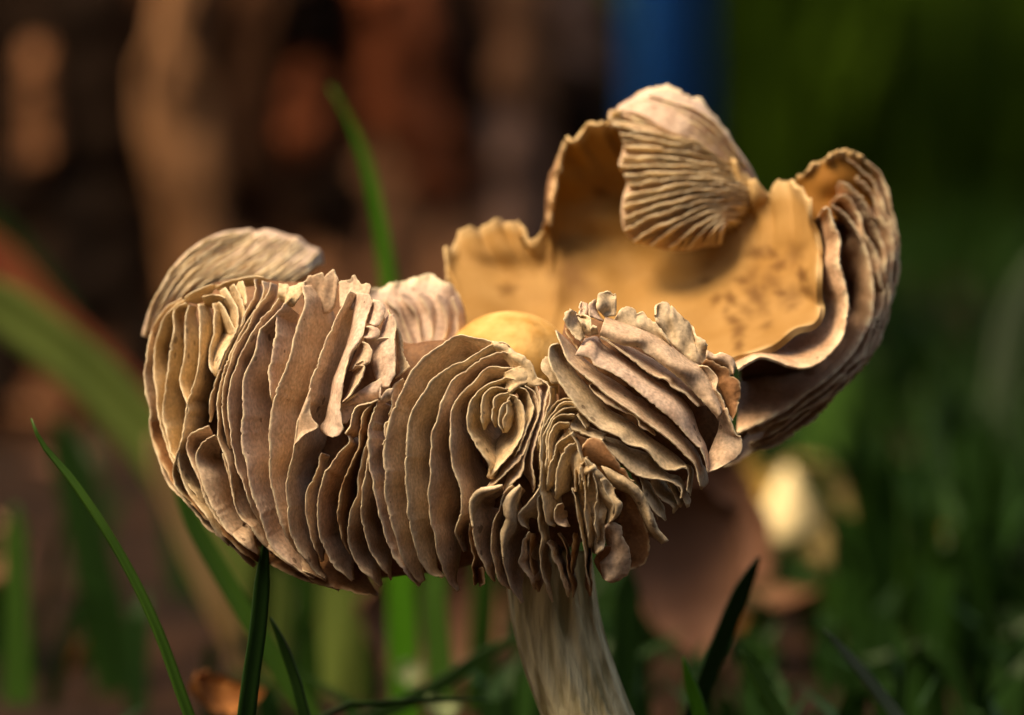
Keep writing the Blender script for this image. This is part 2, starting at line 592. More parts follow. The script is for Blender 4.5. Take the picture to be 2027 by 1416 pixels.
def bush(cx, cy, rx, ry, rz, n, mat, label, leaf=0.035):
    t = thing('bush', label, 'bush', (cx, cy, 0))
    d = rng.standard_normal((n, 3))
    d /= np.linalg.norm(d, axis=1)[:, None]
    d[:, 2] = np.abs(d[:, 2]) * np.where(rng.random(n) < 0.75, 1, -0.35)
    rad = 1 - 0.45 * rng.random(n) ** 2
    lump = 1 + 0.16 * np.sin(d[:, 0] * 7 + cx * 3) * np.sin(d[:, 2] * 8 + cy) + 0.1 * rng.standard_normal(n)
    c = np.stack([cx + d[:, 0] * rx * rad * lump, cy + d[:, 1] * ry * rad * lump, rz * 0.3 + d[:, 2] * rz * 0.75 * rad * lump], -1)
    c[:, 2] = np.maximum(c[:, 2], 0.02)
    a = rng.standard_normal((n, 3)); a /= np.linalg.norm(a, axis=1)[:, None]
    b = np.cross(a, d + 0.6 * rng.standard_normal((n, 3))); b /= np.linalg.norm(b, axis=1)[:, None]
    k = np.cross(a, b)
    s = leaf * (0.7 + 0.6 * rng.random(n))[:, None]
    V = np.stack([c - a * s, c + b * s * 0.42 + k * s * 0.12, c + a * s, c - b * s * 0.42 + k * s * 0.12], 1).reshape(-1, 3)
    F = np.concatenate([np.array([[0, 1, 2], [0, 2, 3]]) + 4 * i for i in range(n)])
    fo = mesh_ob('foliage', V, F, mat, t, smooth=False)
    fo['kind'] = 'stuff'
    for q in range(5):
        tt = 2 * math.pi * q / 5 + rng.random()
        pts = np.array([(cx + 0.03 * math.cos(tt), cy + 0.03 * math.sin(tt), -0.01),
                        (cx + rx * 0.25 * math.cos(tt), cy + ry * 0.25 * math.sin(tt), rz * 0.4),
                        (cx + rx * 0.5 * math.cos(tt), cy + ry * 0.5 * math.sin(tt), rz * 0.85)])
        tube(spline(pts, 10), np.linspace(0.014, 0.004, 10), M['bark_deep'], 'stem', t)


def tube(pts, rad, mat, name, parent=None, n=8):
    pts = np.asarray(pts)
    T = np.gradient(pts, axis=0)
    T /= np.linalg.norm(T, axis=1)[:, None]
    up = np.array([0.3, 0.9, 0.1])
    S = np.cross(T, up); S /= np.linalg.norm(S, axis=1)[:, None]
    U = np.cross(S, T)
    V, F = [], []
    for i in range(len(pts)):
        for k in range(n):
            t = 2 * math.pi * k / n
            V.append(pts[i] + rad[i] * (S[i] * math.cos(t) + U[i] * math.sin(t)))
    for i in range(len(pts) - 1):
        for k in range(n):
            a, b = i * n + k, i * n + (k + 1) % n
            F.append((a, b, b + n, a + n))
    F.append(tuple(range(n))[::-1])
    F.append(tuple((len(pts) - 1) * n + k for k in range(n)))
    return mesh_ob(name, V, F, mat, parent)


bush(0.10, 2.55, 0.55, 0.4, 0.95, 6500, M['bush'], 'mid green leafy bush far behind the mushroom, right of the blue post')
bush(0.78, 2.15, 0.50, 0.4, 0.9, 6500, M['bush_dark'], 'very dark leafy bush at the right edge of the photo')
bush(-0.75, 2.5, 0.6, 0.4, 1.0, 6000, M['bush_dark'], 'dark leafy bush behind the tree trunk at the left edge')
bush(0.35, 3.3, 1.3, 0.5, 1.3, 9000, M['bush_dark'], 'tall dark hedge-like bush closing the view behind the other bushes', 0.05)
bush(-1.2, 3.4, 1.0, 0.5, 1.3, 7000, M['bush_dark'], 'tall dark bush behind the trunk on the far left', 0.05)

# unseen shrubs added round the camera to keep low sky light off gills and ground
for k, (bx, by, brx, brz) in enumerate([(-1.9, -0.4, 0.7, 2.0), (1.9, -0.3, 0.7, 2.0), (-1.3, -1.9, 0.9, 1.5), (0.1, -2.3, 0.9, 1.6), (1.4, -1.8, 0.9, 1.9),
                                        (-2.3, 1.2, 0.7, 1.7), (2.2, 1.1, 0.7, 1.9)]):
    bush(bx, by, brx, 0.6, brz, 2600, M['bush_dark'], ['tall dark shrub left of the camera, outside the photo', 'tall dark shrub right of the camera, outside the photo',
         'tall dark shrub behind the camera at left, outside the photo', 'tall dark shrub straight behind the camera, outside the photo',
         'tall dark shrub behind the camera at right, outside the photo', 'tall dark shrub far left of the tree trunk, outside the photo',
         'tall dark shrub far right of the dark bushes, outside the photo'][k], 0.11)

# ================================================================== mushroom
mush = thing('mushroom', 'old split mushroom with upturned cap, curled lobes and ruffled tan gills on a pale stem',
             'mushroom', tuple(P((1300, 1760, 380)) * np.array([1, 1, 0])))


def env(xy):
    x, y = xy[..., 0], xy[..., 1]
    dx = np.clip(np.abs(x - 1000), 0, 700)
    return 0.5 * (720 - np.sqrt(720 ** 2 - dx ** 2)) + 95 * ((y - 900) / 300) ** 2


VS = np.array([0, .035, .09, .18, .32, .5, .72, 1.0])


def finish(G3, name, mat, th_px, attr_edge, parent=mush, fm=None, extra=None):
    G = P(G3)
    V, F, m2 = slab(G, th_px / 2 / PPM)
    e = np.concatenate([attr_edge.ravel()] * 2)
    at = {'edge': e}
    if extra:
        for k, v in extra.items():
            at[k] = np.concatenate([v.ravel()] * 2)
    return mesh_ob(name, V, F, mat, parent, at, m2 if isinstance(mat, (list, tuple)) else None, nrim=2 * (G.shape[0] + G.shape[1] - 2))


def gill(s, side=1, w=45, h=95, doff=0.0, mat='gill', dep=None, jag=1.3, wav=5.0, th=2.8, t0=0.35, t1=0.06, name='gill', edgew=3.4, curl=0.0, wk=1.05, hk=1.4):
    """one gill: its free edge follows the traced line, its root lies w pixels beside it and h deeper"""
    pts = tr(s) if isinstance(s, str) else np.asarray(s, float)
    L = np.linalg.norm(np.diff(pts[:, :2], axis=0), axis=1).sum()
    n = int(np.clip(L / 4.2, 16, 150))
    E = spline(pts, n)
    u = np.linspace(0, 1, n)
    arc = u * L
    d = (env(E) if dep is None else dep(E)) + doff + 34 * np.clip((u - 0.86) / 0.14, 0, 1) ** 2
    T = np.gradient(smooth1(E[:, :2], max(1, n // 12)), axis=0)
    T /= np.maximum(np.linalg.norm(T, axis=1), 1e-9)[:, None]
    T = smooth1(T, max(1, n // 10))
    T /= np.maximum(np.linalg.norm(T, axis=1), 1e-9)[:, None]
    Nn = np.stack([T[:, 1], -T[:, 0]], -1) * side
    tw = np.minimum(1, np.minimum(t0 + (1 - t0) * u / 0.18, t1 + (1 - t1) * (1 - u) / 0.2))
    tw = smooth1(tw, max(1, n // 20))
    w, h = w * wk, h * hk
    ww = w * tw * (1 + 0.13 * wob(arc, 200, 1))
    hh = h * tw * (1 + 0.10 * wob(arc, 220, 1))
    ed = wob(arc, 22, 2) * jag * 0.38 + wob(arc, 70, 1) * jag * 0.7
    nick = (rng.random(n) < 0.06) * rng.random(n) * jag * 2.0
    w1, w2 = wob(arc, 190, 2), wob(arc, 260, 1)
    cw = wob(arc, 150, 1)
    vs_ = VS
    G3 = np.zeros((n, len(vs_), 3))
    for j, v in enumerate(vs_):
        bend = wav * (w1 * (1 - v) * v * 3.2 + w2 * v * 0.6) + cw * wav * 0.35 * (1 - v)
        lat = ww * (v ** 0.9) + (ed + nick) * (1 - v) ** 2 + bend * 0.8 - curl * (1 - v) ** 6
        dd = hh * (v ** 1.15) - bend * 0.6 + ed * 0.4 * (1 - v)
        G3[:, j, :2] = E[:, :2] + Nn * lat[:, None]
        G3[:, j, 2] = d + dd
    at = np.clip(1 - vs_[None, :] * np.maximum(ww, 4)[:, None] / edgew, 0, 1) ** 0.8 * np.clip(0.62 + 0.45 * wob(arc, 60, 2), 0.1, 1)[:, None]
    thv = th * (0.55 + 0.75 * vs_)[None, :] * np.ones((n, 1))
    return finish(G3, name, M[mat], thv, at)


def loft(sa, sb, da=0.0, db=50.0, mat='gill', bulge=0.0, dep=None, jag=1.2, wav=4.0, th=2.6, name='gill', edgew=3.4, rumple=0.0):
    """a sheet between a traced free edge and a traced root line"""
    A, B = tr(sa), tr(sb)
    L = max(np.linalg.norm(np.diff(A, axis=0), axis=1).sum(), np.linalg.norm(np.diff(B, axis=0), axis=1).sum())
    n = int(np.clip(L / 4, 14, 120))
    A, B = spline(A, n), spline(B, n)
    u = np.linspace(0, 1, n)
    arc = u * L
    dA = smooth1((env(A) if dep is None else dep(A)) + da, 2)
    dB = (env(B) if dep is None else dep(B)) + db
    W = np.linalg.norm(B - A, axis=1)
    vs_ = np.array([0, .04, .1, .2, .32, .46, .6, .74, .88, 1.0])
    ed = wob(arc, 22, 2) * jag * 0.45 + (rng.random(n) < 0.06) * rng.random(n) * jag * 2
    w1, w2 = wob(arc, 170, 2), wob(arc, 120, 2)
    w3 = wob(arc, 150, 2)
    D = (B - A) / np.maximum(W, 1)[:, None]
    G3 = np.zeros((n, len(vs_), 3))
    for j, v in enumerate(vs_):
        c = A + (B - A) * v + D * (ed * (1 - v) ** 2)[:, None]
        bend = wav * w1 * math.sin(math.pi * v) + rumple * (w2 * math.sin(2 * math.pi * v) + w3 * math.sin(3.3 * v + 1))
        G3[:, j, :2] = c
        G3[:, j, 2] = dA + (dB - dA) * v ** 1.2 - bulge * math.sin(math.pi * v) + bend + ed * 0.3 * (1 - v)
    at = np.clip(1 - vs_[None, :] * np.maximum(W, 4)[:, None] / edgew, 0, 1) ** 0.8 * np.clip(0.6 + 0.5 * wob(arc, 50, 2), 0.1, 1)[:, None]
    return finish(G3, name, M[mat], np.full((n, len(vs_)), th), at)


def sheet(cols, nu, nv, th, mats, name, frill=0.0, stains_gaps=(), rough=0.0, edge_row=True, edge_px=0.03, tear=False):
    """flesh of the cap: columns of (px, py, depth), splined both ways, closed with a real thickness"""
    cs = np.stack([spline(c, nv) for c in cols])
    G3 = np.stack([spline(cs[:, j], nu) for j in range(nv)], 1)
    u = np.arange(nu)
    if frill:
        Lr = np.concatenate([[0], np.cumsum(np.linalg.norm(np.diff(G3[:, -1, :2], axis=0), axis=1))])
        f = wob(Lr, 90, 2) * frill * 0.8 - np.abs(wob(Lr, 34, 2)) * frill * 0.55 - (rng.random(nu) < 0.12) * rng.random(nu) * frill * 0.7
        v = np.linspace(0, 1, nv)
        prof = np.clip((v - 0.7) / 0.3, 0, 1) ** 2
        G3[..., 1] -= f[:, None] * prof[None]
        G3[..., 2] += (wob(Lr, 70, 2) * frill * 1.2)[:, None] * prof[None]
        G3[..., 2] += (wob(Lr, 38, 2) * frill * 0.22)[:, None] * np.clip((v - 0.62) / 0.38, 0, 1)[None]
    if rough:
        for k in range(10):
            fx, fy = rng.standard_normal(2) / 170
            G3[..., 2] += rough * np.sin(G3[..., 0] * fx * 6.28 + G3[..., 1] * fy * 6.28 + rng.random() * 6) / 3
    st = np.zeros((nu, nv))
    for (x, y, r) in stains_gaps:
        r2 = np.hypot(G3[..., 0] - x, (G3[..., 1] - y))
        st = np.maximum(st, np.clip(1.25 - r2 / r * 0.58 * (1 + 0.22 * np.sin(2 * np.arctan2(G3[..., 1] - y, G3[..., 0] - x) + x) + 0.12 * np.sin(5 * np.arctan2(G3[..., 1] - y, G3[..., 0] - x) + y)), 0, 1) * (0.5 + 0.45 * ((x * 7 + y * 3) % 10) / 10))
    if tear:
        Lt = np.linspace(0, 800, nv)
        wt, wd = wob(Lt, 150, 2) * 5, wob(Lt, 190, 1) * 14 - 14
        pu = np.exp(-np.arange(nu) / 5.0)[:, None] * np.clip(np.linspace(-0.6, 3, nv), 0, 1)[None]
        G3[..., 1] += pu * wt[None]
        G3[..., 2] += pu * wd[None]
    v = np.linspace(0, 1, nv)
    at = np.broadcast_to(np.clip((v - (1 - edge_px)) / edge_px, 0, 1)[None], (nu, nv)) if edge_row else np.zeros((nu, nv))
    if tear:
        at = np.maximum(at, np.clip(1 - np.arange(nu) / 2.4, 0, 1)[:, None] * np.clip(0.55 + 0.5 * wob(np.linspace(0, 800, nv), 120, 2), 0.05, 1)[None] * np.clip(np.linspace(-0.6, 4, nv), 0, 1)[None])
    tp = th * (0.45 + 0.55 * np.sin(np.pi * np.clip(np.linspace(0.35, 1, nv), 0, 1)))[None] * np.ones((nu, 1))
    return finish(G3, name, mats, tp, np.array(at), extra={'stain': st})


# ---- stem
ST = [(1083, 1090, 330, 84), (1093, 1190, 330, 87), (1108, 1263, 330, 88.5), (1128, 1330, 332, 90), (1161, 1416, 335, 91),
      (1200, 1500, 340, 94), (1250, 1610, 348, 100), (1300, 1730, 358, 112), (1330, 1800, 365, 130)]
st = spline(np.array(ST), 70)
na = 128
fib = smooth1(np.tile(rng.standard_normal(na), 3), 1)[na:2 * na] * 0.022
V, F = [], []
for i, (x, y, d, r) in enumerate(st):
    for k in range(na):
        t = 2 * math.pi * k / na
        rr = r * (1 + 0.03 * math.sin(3 * t + 1) + 0.022 * math.sin(11 * t + 0.02 * i) + 0.012 * math.sin(23 * t + 0.05 * i))
        rr *= 1 + np.interp((k + 0.12 * i) % na, np.arange(na + 1), np.append(fib, fib[0])) * (0.7 + 0.5 * math.sin(0.13 * i + 0.9 * k))
        rr *= 1 + 0.05 * math.exp(-((t - 4.5 - 0.004 * i) / 0.16) ** 2) - 0.055 * math.exp(-((t - 4.85 - 0.006 * i) / 0.12) ** 2)
        V.append(P((x + rr * math.cos(t), y, d + rr * math.sin(t))))
for i in range(len(st) - 1):
    for k in range(na):
        a, b = i * na + k, i * na + (k + 1) % na
        F.append((a, a + na, b + na, b))
F.append(tuple(range(na)))
F.append(tuple((len(st) - 1) * na + k for k in range(na))[::-1])
mesh_ob('stem', V, F, M['stem'], mush)

# ---- umbo (the yellow centre of the cap)
V, F = [], []
nr, na = 28, 64
for i in range(nr):
    ph = (i / (nr - 1)) * math.pi * 0.62
    for k in range(na):
        t = 2 * math.pi * k / na
        rr = 1 + 0.02 * math.sin(3 * t) + 0.012 * math.sin(7 * t + i * 0.3)
        V.append(P((1008 + 138 * math.sin(ph) * math.cos(t) * rr, 748 - 132 * math.cos(ph), 452 + 145 * math.sin(ph) * math.sin(t) * rr)))
for i in range(nr - 1):
    for k in range(na):
        a, b = i * na + k, i * na + (k + 1) % na
        F.append((a, a + na, b + na, b))
mesh_ob('umbo', V, F, M['umbo'], mush, {'edge': np.zeros(len(V)), 'stain': np.zeros(len(V))})

# ---- bowl of the cap: the yellow upper skin, from the tear on the right round the back to the left
BOWL = [
    [(1180, 800, 400), (1330, 765, 370), (1440, 722, 345), (1540, 682, 345), (1610, 645, 360), (1628, 618, 380), (1622, 580, 410), (1624, 520, 445), (1622, 468, 480), (1606, 430, 505), (1604, 385, 520)],
    [(1170, 790, 430), (1310, 730, 440), (1420, 680, 450), (1500, 620, 480), (1555, 560, 520), (1580, 500, 550), (1588, 440, 570), (1590, 400, 580), (1580, 366, 590)],
    [(1150, 775, 470), (1280, 695, 520), (1380, 625, 570), (1450, 560, 620), (1495, 500, 655), (1520, 440, 680), (1530, 390, 690), (1535, 356, 692)],
    [(1120, 765, 480), (1230, 675, 560), (1310, 605, 640), (1375, 545, 700), (1420, 485, 730), (1460, 420, 720), (1490, 385, 700), (1500, 366, 690)],
    [(1100, 755, 500), (1190, 660, 610), (1250, 570, 720), (1290, 480, 800), (1330, 400, 830), (1360, 330, 820), (1350, 250, 800), (1320, 185, 790)],
    [(1080, 745, 510), (1150, 650, 630), (1180, 560, 740), (1190, 470, 820), (1200, 390, 830), (1205, 330, 805), (1200, 275, 760), (1190, 240, 715)],
    [(1060, 742, 520), (1110, 650, 640), (1120, 560, 745), (1110, 480, 810), (1100, 420, 815), (1095, 370, 790), (1098, 325, 750), (1120, 285, 715)],
    [(1040, 735, 520), (1082, 650, 630), (1088, 590, 720), (1082, 540, 765), (1076, 510, 780), (1072, 485, 775), (1070, 470, 765), (1078, 455, 755)],
    [(1000, 730, 520), (1015, 650, 640), (1008, 580, 740), (1003, 530, 780), (998, 490, 800), (996, 460, 810), (992, 440, 815), (990, 432, 818)],
    [(960, 730, 510), (950, 650, 620), (935, 590, 710), (920, 545, 760), (905, 515, 790), (898, 495, 800), (893, 485, 805), (890, 478, 805)],
    [(930, 730, 490), (915, 670, 570), (900, 625, 650), (893, 590, 690), (890, 565, 710), (888, 555, 720), (886, 548, 725), (884, 545, 728)],
]
BOWL = [np.array(c, float) for c in BOWL]
STAINS_GAPS = [(1510, 610, 13), (1592, 548, 9), (1475, 560, 9), (1570, 590, 16), (1600, 575, 10), (1420, 598, 8), (1448, 597, 9), (1498, 590, 15), (1480, 620, 11), (1530, 560, 13), (1515, 575, 9),
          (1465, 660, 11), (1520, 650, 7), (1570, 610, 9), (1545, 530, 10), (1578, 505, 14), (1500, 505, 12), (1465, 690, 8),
          (1133, 548, 30), (1080, 510, 14), (1004, 578, 11), (1185, 380, 9), (1550, 585, 8), (1455, 640, 9), (1490, 550, 12), (1440, 620, 6),  # the two widest spots darken the skin beside the left notch
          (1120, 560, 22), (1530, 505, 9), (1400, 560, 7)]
sheet(BOWL, 150, 110, 16, [M['skin'], M['flesh']], 'cap', frill=11, stains_gaps=STAINS_GAPS, rough=9, edge_px=0.06, tear=True)

# curled tip of the right lobe
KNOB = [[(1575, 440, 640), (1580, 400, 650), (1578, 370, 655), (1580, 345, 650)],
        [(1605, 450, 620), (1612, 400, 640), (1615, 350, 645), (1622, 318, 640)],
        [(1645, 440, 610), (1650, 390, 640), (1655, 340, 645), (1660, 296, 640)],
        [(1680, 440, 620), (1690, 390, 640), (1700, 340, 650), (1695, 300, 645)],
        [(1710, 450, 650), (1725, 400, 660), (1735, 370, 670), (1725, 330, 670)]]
sheet([np.array(c, float) for c in KNOB], 60, 36, 14, [M['skin_dark'], M['flesh']], 'cap_lobe', frill=9, rough=9, stains_gaps=[(1700, 310, 14)], edge_px=0.12)

# ---- flesh that carries the front gills (left and middle lobes)
FX = [330, 352, 400, 470, 560, 640, 720, 790, 860, 920, 990, 1060, 1120, 1190, 1230]
FT = [720, 640, 590, 568, 575, 580, 600, 690, 690, 690, 720, 770, 815, 920, 1000]
FB = [800, 915, 1000, 1055, 1095, 1120, 1130, 1125, 1120, 1100, 1090, 1080, 1070, 1050, 1040]
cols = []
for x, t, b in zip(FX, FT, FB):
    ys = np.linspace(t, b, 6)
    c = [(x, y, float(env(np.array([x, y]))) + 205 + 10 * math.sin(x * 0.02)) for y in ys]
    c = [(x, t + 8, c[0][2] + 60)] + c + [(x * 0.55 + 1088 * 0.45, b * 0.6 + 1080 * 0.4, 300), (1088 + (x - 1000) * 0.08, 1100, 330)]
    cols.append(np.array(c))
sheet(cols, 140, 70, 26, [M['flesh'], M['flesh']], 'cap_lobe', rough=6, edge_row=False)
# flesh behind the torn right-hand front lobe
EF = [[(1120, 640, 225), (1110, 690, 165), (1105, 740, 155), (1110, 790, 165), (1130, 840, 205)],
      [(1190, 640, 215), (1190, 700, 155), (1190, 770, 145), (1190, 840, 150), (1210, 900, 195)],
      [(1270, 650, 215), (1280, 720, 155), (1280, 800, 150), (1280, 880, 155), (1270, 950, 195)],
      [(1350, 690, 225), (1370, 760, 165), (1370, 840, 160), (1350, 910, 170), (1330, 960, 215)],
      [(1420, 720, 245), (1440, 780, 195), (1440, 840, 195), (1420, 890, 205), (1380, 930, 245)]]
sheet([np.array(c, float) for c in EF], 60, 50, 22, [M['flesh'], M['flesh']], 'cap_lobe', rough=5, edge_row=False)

# ---- gills: left front lobe ------------------------------------------------------
B = [
    ("p 590,330 430,440 330,550 230,700 180,850 130,1050 115,1250 110,1400 b 150,60 165,200 215,380 300,560 430,700 560,840 700,960 850,1090", 34, 80, 40, 'gill'),
    ("p 640,350 540,430 400,570 330,680 262,880 236,1070 236,1400 b 215,60 245,230 310,370 420,560 560,720", 32, 80, 20, 'gill_cream'),
    ("p 660,400 520,470 486,580 490,720 480,830 450,980 430,1200 415,1400 b 240,60 255,180 290,300 335,390 400,520", 34, 90, 8, 'gill_cream'),
    ("p 700,430 662,560 652,750 636,950 610,1200 592,1400 a 368,1150 395,1260 b 408,40 388,110 376,220 342,330 346,430 390,540 450,640 540,760 600,860 680,950", 32, 90, 4, 'gill_cream'),
    ("p 830,420 842,560 842,800 836,1000 820,1200 790,1400 a 440,1180 412,1270 b 398,70 376,180 355,290 318,400 302,470 330,560 440,660", 30, 95, 0, 'gill_cream'),
    ("p 1020,410 1030,520 1025,650 1020,800 1000,950 970,1100 970,1200 1000,1310 1075,1410", 42, 110, 0, 'gill_cream'),
    ("p 1560,90 1582,230 1560,350 1450,560 1400,700 1280,900 1150,1150 1100,1330 a 565,1230 550,1400", 16, 85, 6, 'gill'),
    ("p 1680,110 1702,240 1640,380 1560,500 1480,650 1400,800 1290,1000 1180,1250 1130,1400 a 605,1300 b 605,60 615,200 650,330 680,450 720,620 760,760 850,860 930,950 965,1005", 24, 90, 4, 'gill'),
    ("p 1790,130 1760,260 1640,420 1560,560 1480,720 1380,900 1250,1180 1180,1400 a 640,1290 b 640,60 650,160 690,300", 18, 85, 3, 'gill'),
    ("p 1890,330 1800,480 1680,600 1600,740 1500,900 1400,1050 1310,1290 1272,1400 a 680,1230 b 675,80 695,180 715,290 740,440 790,580 840,700 900,810", 26, 85, 2, 'gill_pink'),
    ("p 1980,400 1840,560 1660,750 1640,830 1560,1080 1480,1270 1448,1416 a 775,1220 770,1360 b 765,130 778,300 805,440 850,640 900,780 940,890 1000,990 1100,1080 1250,1170", 56, 95, 0, 'gill_pink'),
    ("a 1010,690 985,850 960,980 945,1070 960,1180 985,1290", 40, 70, 6, 'gill_pink'),
    ("q 240,240 300,440 260,640 200,760 140,950 80,1150 40,1300 10,1400 b 970,40 945,200 955,330 965,480 985,640 1010,760 1060,870 1120,960 1160,1000", 60, 100, 0, 'gill'),
    ("q 890,310 830,440 720,660 640,830 560,990 500,1150 430,1350 r 400,150 370,250 330,450 250,640 190,800 150,1050 100,1350 b 1075,500 1070,700 1090,840 1130,940 1170,1010 1240,1100 1330,1170", 46, 115, 0, 'gill'),
    ("r 520,1190 475,1250 450,1400 b 1270,440 1215,560 1200,700 1215,830 1250,950 1310,1050", 26, 95, 10, 'gill'),
    ("r 850,950 882,1040 820,1120 740,1200 660,1320 610,1416 b 1330,450 1290,560 1275,700 1280,830 1320,960 1400,1090 1500,1190", 46, 110, 2, 'gill'),
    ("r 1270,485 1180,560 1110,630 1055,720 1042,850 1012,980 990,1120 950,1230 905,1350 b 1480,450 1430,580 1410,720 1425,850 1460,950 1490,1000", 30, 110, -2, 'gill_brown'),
    ("b 1640,110 1600,250 1560,450 1540,600 1490,720 1475,850 1490,960 1560,1090 1650,1180 1690,1225", 40, 100, 8, 'gill'),
    ("b 1615,330 1580,500 1570,620 1570,750 1600,880 1640,1000 1700,1090 1760,1180", 30, 95, 4, 'gill'),
    ("r 1280,490 1200,620 1172,750 1132,850 1130,1000 1140,1150 1162,1400 b 1640,480 1670,680 1720,850 1775,1000 1850,1120 1950,1220", 42, 95, 0, 'gill_pink'),
    # low, smooth, overlapping ones at the bottom left
    ("b 550,140 440,185 410,260 430,380 470,500 530,640 620,790 760,930 880,1010", 40, 75, 6, 'gill'),
    ("b 590,205 530,240 476,310 470,400 500,500 530,620 600,730 680,850 780,920", 50, 70, 2, 'gill'),
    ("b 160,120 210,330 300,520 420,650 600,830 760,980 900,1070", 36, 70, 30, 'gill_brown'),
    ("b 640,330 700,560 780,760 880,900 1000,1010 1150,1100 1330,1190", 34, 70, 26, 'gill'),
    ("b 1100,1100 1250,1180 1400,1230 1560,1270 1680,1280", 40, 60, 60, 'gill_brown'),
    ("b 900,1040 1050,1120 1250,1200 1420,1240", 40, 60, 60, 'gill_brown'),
]
for s, w, h, do, mt in B:
    gill(s, 1, w * 1.12, h, do, mt, wk=1.36, hk=1.95)
# little ones of the left crest whose faces look left
for s, w, h, do, mt in [
    ("p 1110,380 1200,520 1262,660 1312,770 1310,870", 22, 60, 4, 'gill_cream'),
    ("p 1180,200 1260,330 1340,440 1372,560 1370,680 1330,800 1200,1020 1115,1220 1090,1390", 26, 85, 0, 'gill_cream'),
    ("p 1300,150 1390,280 1440,420 1440,560 1400,680 1300,900", 22, 70, 6, 'gill_cream'),
    ("p 1430,110 1462,250 1472,380 1450,470", 18, 50, 8, 'gill_cream'),
    ("p 880,330 1000,300 1120,310 1220,370", 24, 40, 10, 'gill_cream'),
    ("p 640,330 760,250 900,180 1010,150 1080,170", 22, 45, 24, 'gill_cream'),
    ("p 1060,190 1180,130 1320,90 1460,60 1620,50 1780,90", 20, 50, 30, 'gill_cream'),
]:
    gill(s, -1, w, h, do, mt)
# crest sheet in sunlight between the two
loft("p 1900,150 2010,160 a 1100,500 1180,470 1190,520", "p 1880,360 1990,420 a 1020,690 1060,640 1120,630", 20, 26, 'gill_cream', bulge=26)
loft("q 240,260 330,130 440,90 530,70 560,110 600,80 680,20 700,90 745,160", "q 290,450 360,480 430,520 480,560 520,600 560,620 600,620 640,600 690,520", 30, 85, 'gill', jag=2.8, bulge=4, rumple=4)
loft("q 750,190 840,170 900,160 930,110 985,130 1040,220 1150,210 1180,280", "q 760,520 800,560 850,560 880,560 940,560 980,560 1060,560 1120,500", 40, 40, 'gill', jag=2.4)
# gill with its edge on the right and a rounded lower end
loft("q 1150,350 1195,460 1130,650 1100,760 1080,880 1000,1030 900,1180 840,1380 r 825,60 820,200 790,400 770,600 790,780 805,870 760,950 660,985",
     "q 980,330 960,420 940,600 910,800 860,1000 810,1150 720,1380 r 700,60 660,250 630,450 600,600 570,740 500,840 520,910 570,955", -6, 46, 'gill_pink', bulge=12, rumple=3)
loft("r 370,330 360,560 380,700 470,830 430,880 300,940 230,1010", "r 250,640 200,760 180,850 175,930 170,1000 160,1050 150,1100", -6, 6, 'gill', bulge=6)
# crumpled scraps
loft("q 1200,430 1310,460 1365,540 1345,660 1290,770 1240,785", "q 1180,480 1170,540 1150,620 1140,680 1125,740 1115,780", 0, 25, 'gill_pink', bulge=16)
loft("q 1110,785 1220,790 1295,850 1265,930 1175,955 1080,945", "q 1105,800 1100,830 1095,860 1090,890 1085,910 1075,930", 0, 24, 'gill_pink', bulge=12)
loft("q 1060,990 1140,1020 1192,1110 1182,1210 1145,1280 1100,1295", "q 1050,1010 1010,1080 970,1150 940,1220 910,1300 880,1380", -4, 36, 'gill', bulge=10)
loft("q 1100,1300 1085,1235 1045,1222 960,1300 r 1090,30 1070,150 1040,230 950,350 900,430 800,510", "q 1060,1300 1000,1310 960,1340 920,1400 r 960,80 930,200 900,290 870,380 840,440 790,520", -8, 40, 'gill', bulge=6)
loft("q 1470,620 1512,720 1512,850 1492,970 1502,1100 1502,1400 r 1482,100 1452,230 1420,310", "q 1400,640 1340,760 1310,860 1240,960 1200,1100 1190,1300 r 1200,60 1240,200 1300,330", -4, 36, 'gill_pink', bulge=8, rumple=3)
loft("q 1080,940 1170,952 1300,942 1420,932 1490,972", "q 1120,1120 1200,1200 1300,1180 1400,1150 1480,1100", 2, 36, 'gill_pink', bulge=-4)
loft("q 1510,830 1560,870 1600,1000 1610,1150 1700,1330 r 1680,60", "q 1400,560 1480,700 1520,1000 1530,1200 1560,1400 r 1500,200", 30, 40, 'gill_cream', bulge=8)
loft("r 1460,60 1300,200 1180,270 1050,350 950,420 830,510", "r 1430,330 1330,400 1280,470 1150,500 1000,550 800,560", 20, 34, 'gill_pink', bulge=8, rumple=4)
loft("r 1270,480 1130,530 1000,560 942,620 912,740 890,850 825,930", "r 1270,500 1200,580 1110,640 1050,720 1020,850 1000,960 900,1000", -6, 40, 'gill')
loft("r 1480,330 1400,340 1340,400 1290,470 1300,320 1340,320", "r 1440,480 1400,500 1360,520 1300,520 1290,500 1285,480", -8, 10, 'gill_pink', bulge=6)
loft("r 780,520 770,650 800,800 830,830", "r 1000,560 930,640 900,720 850,800", 26, 34, 'gill_pink')

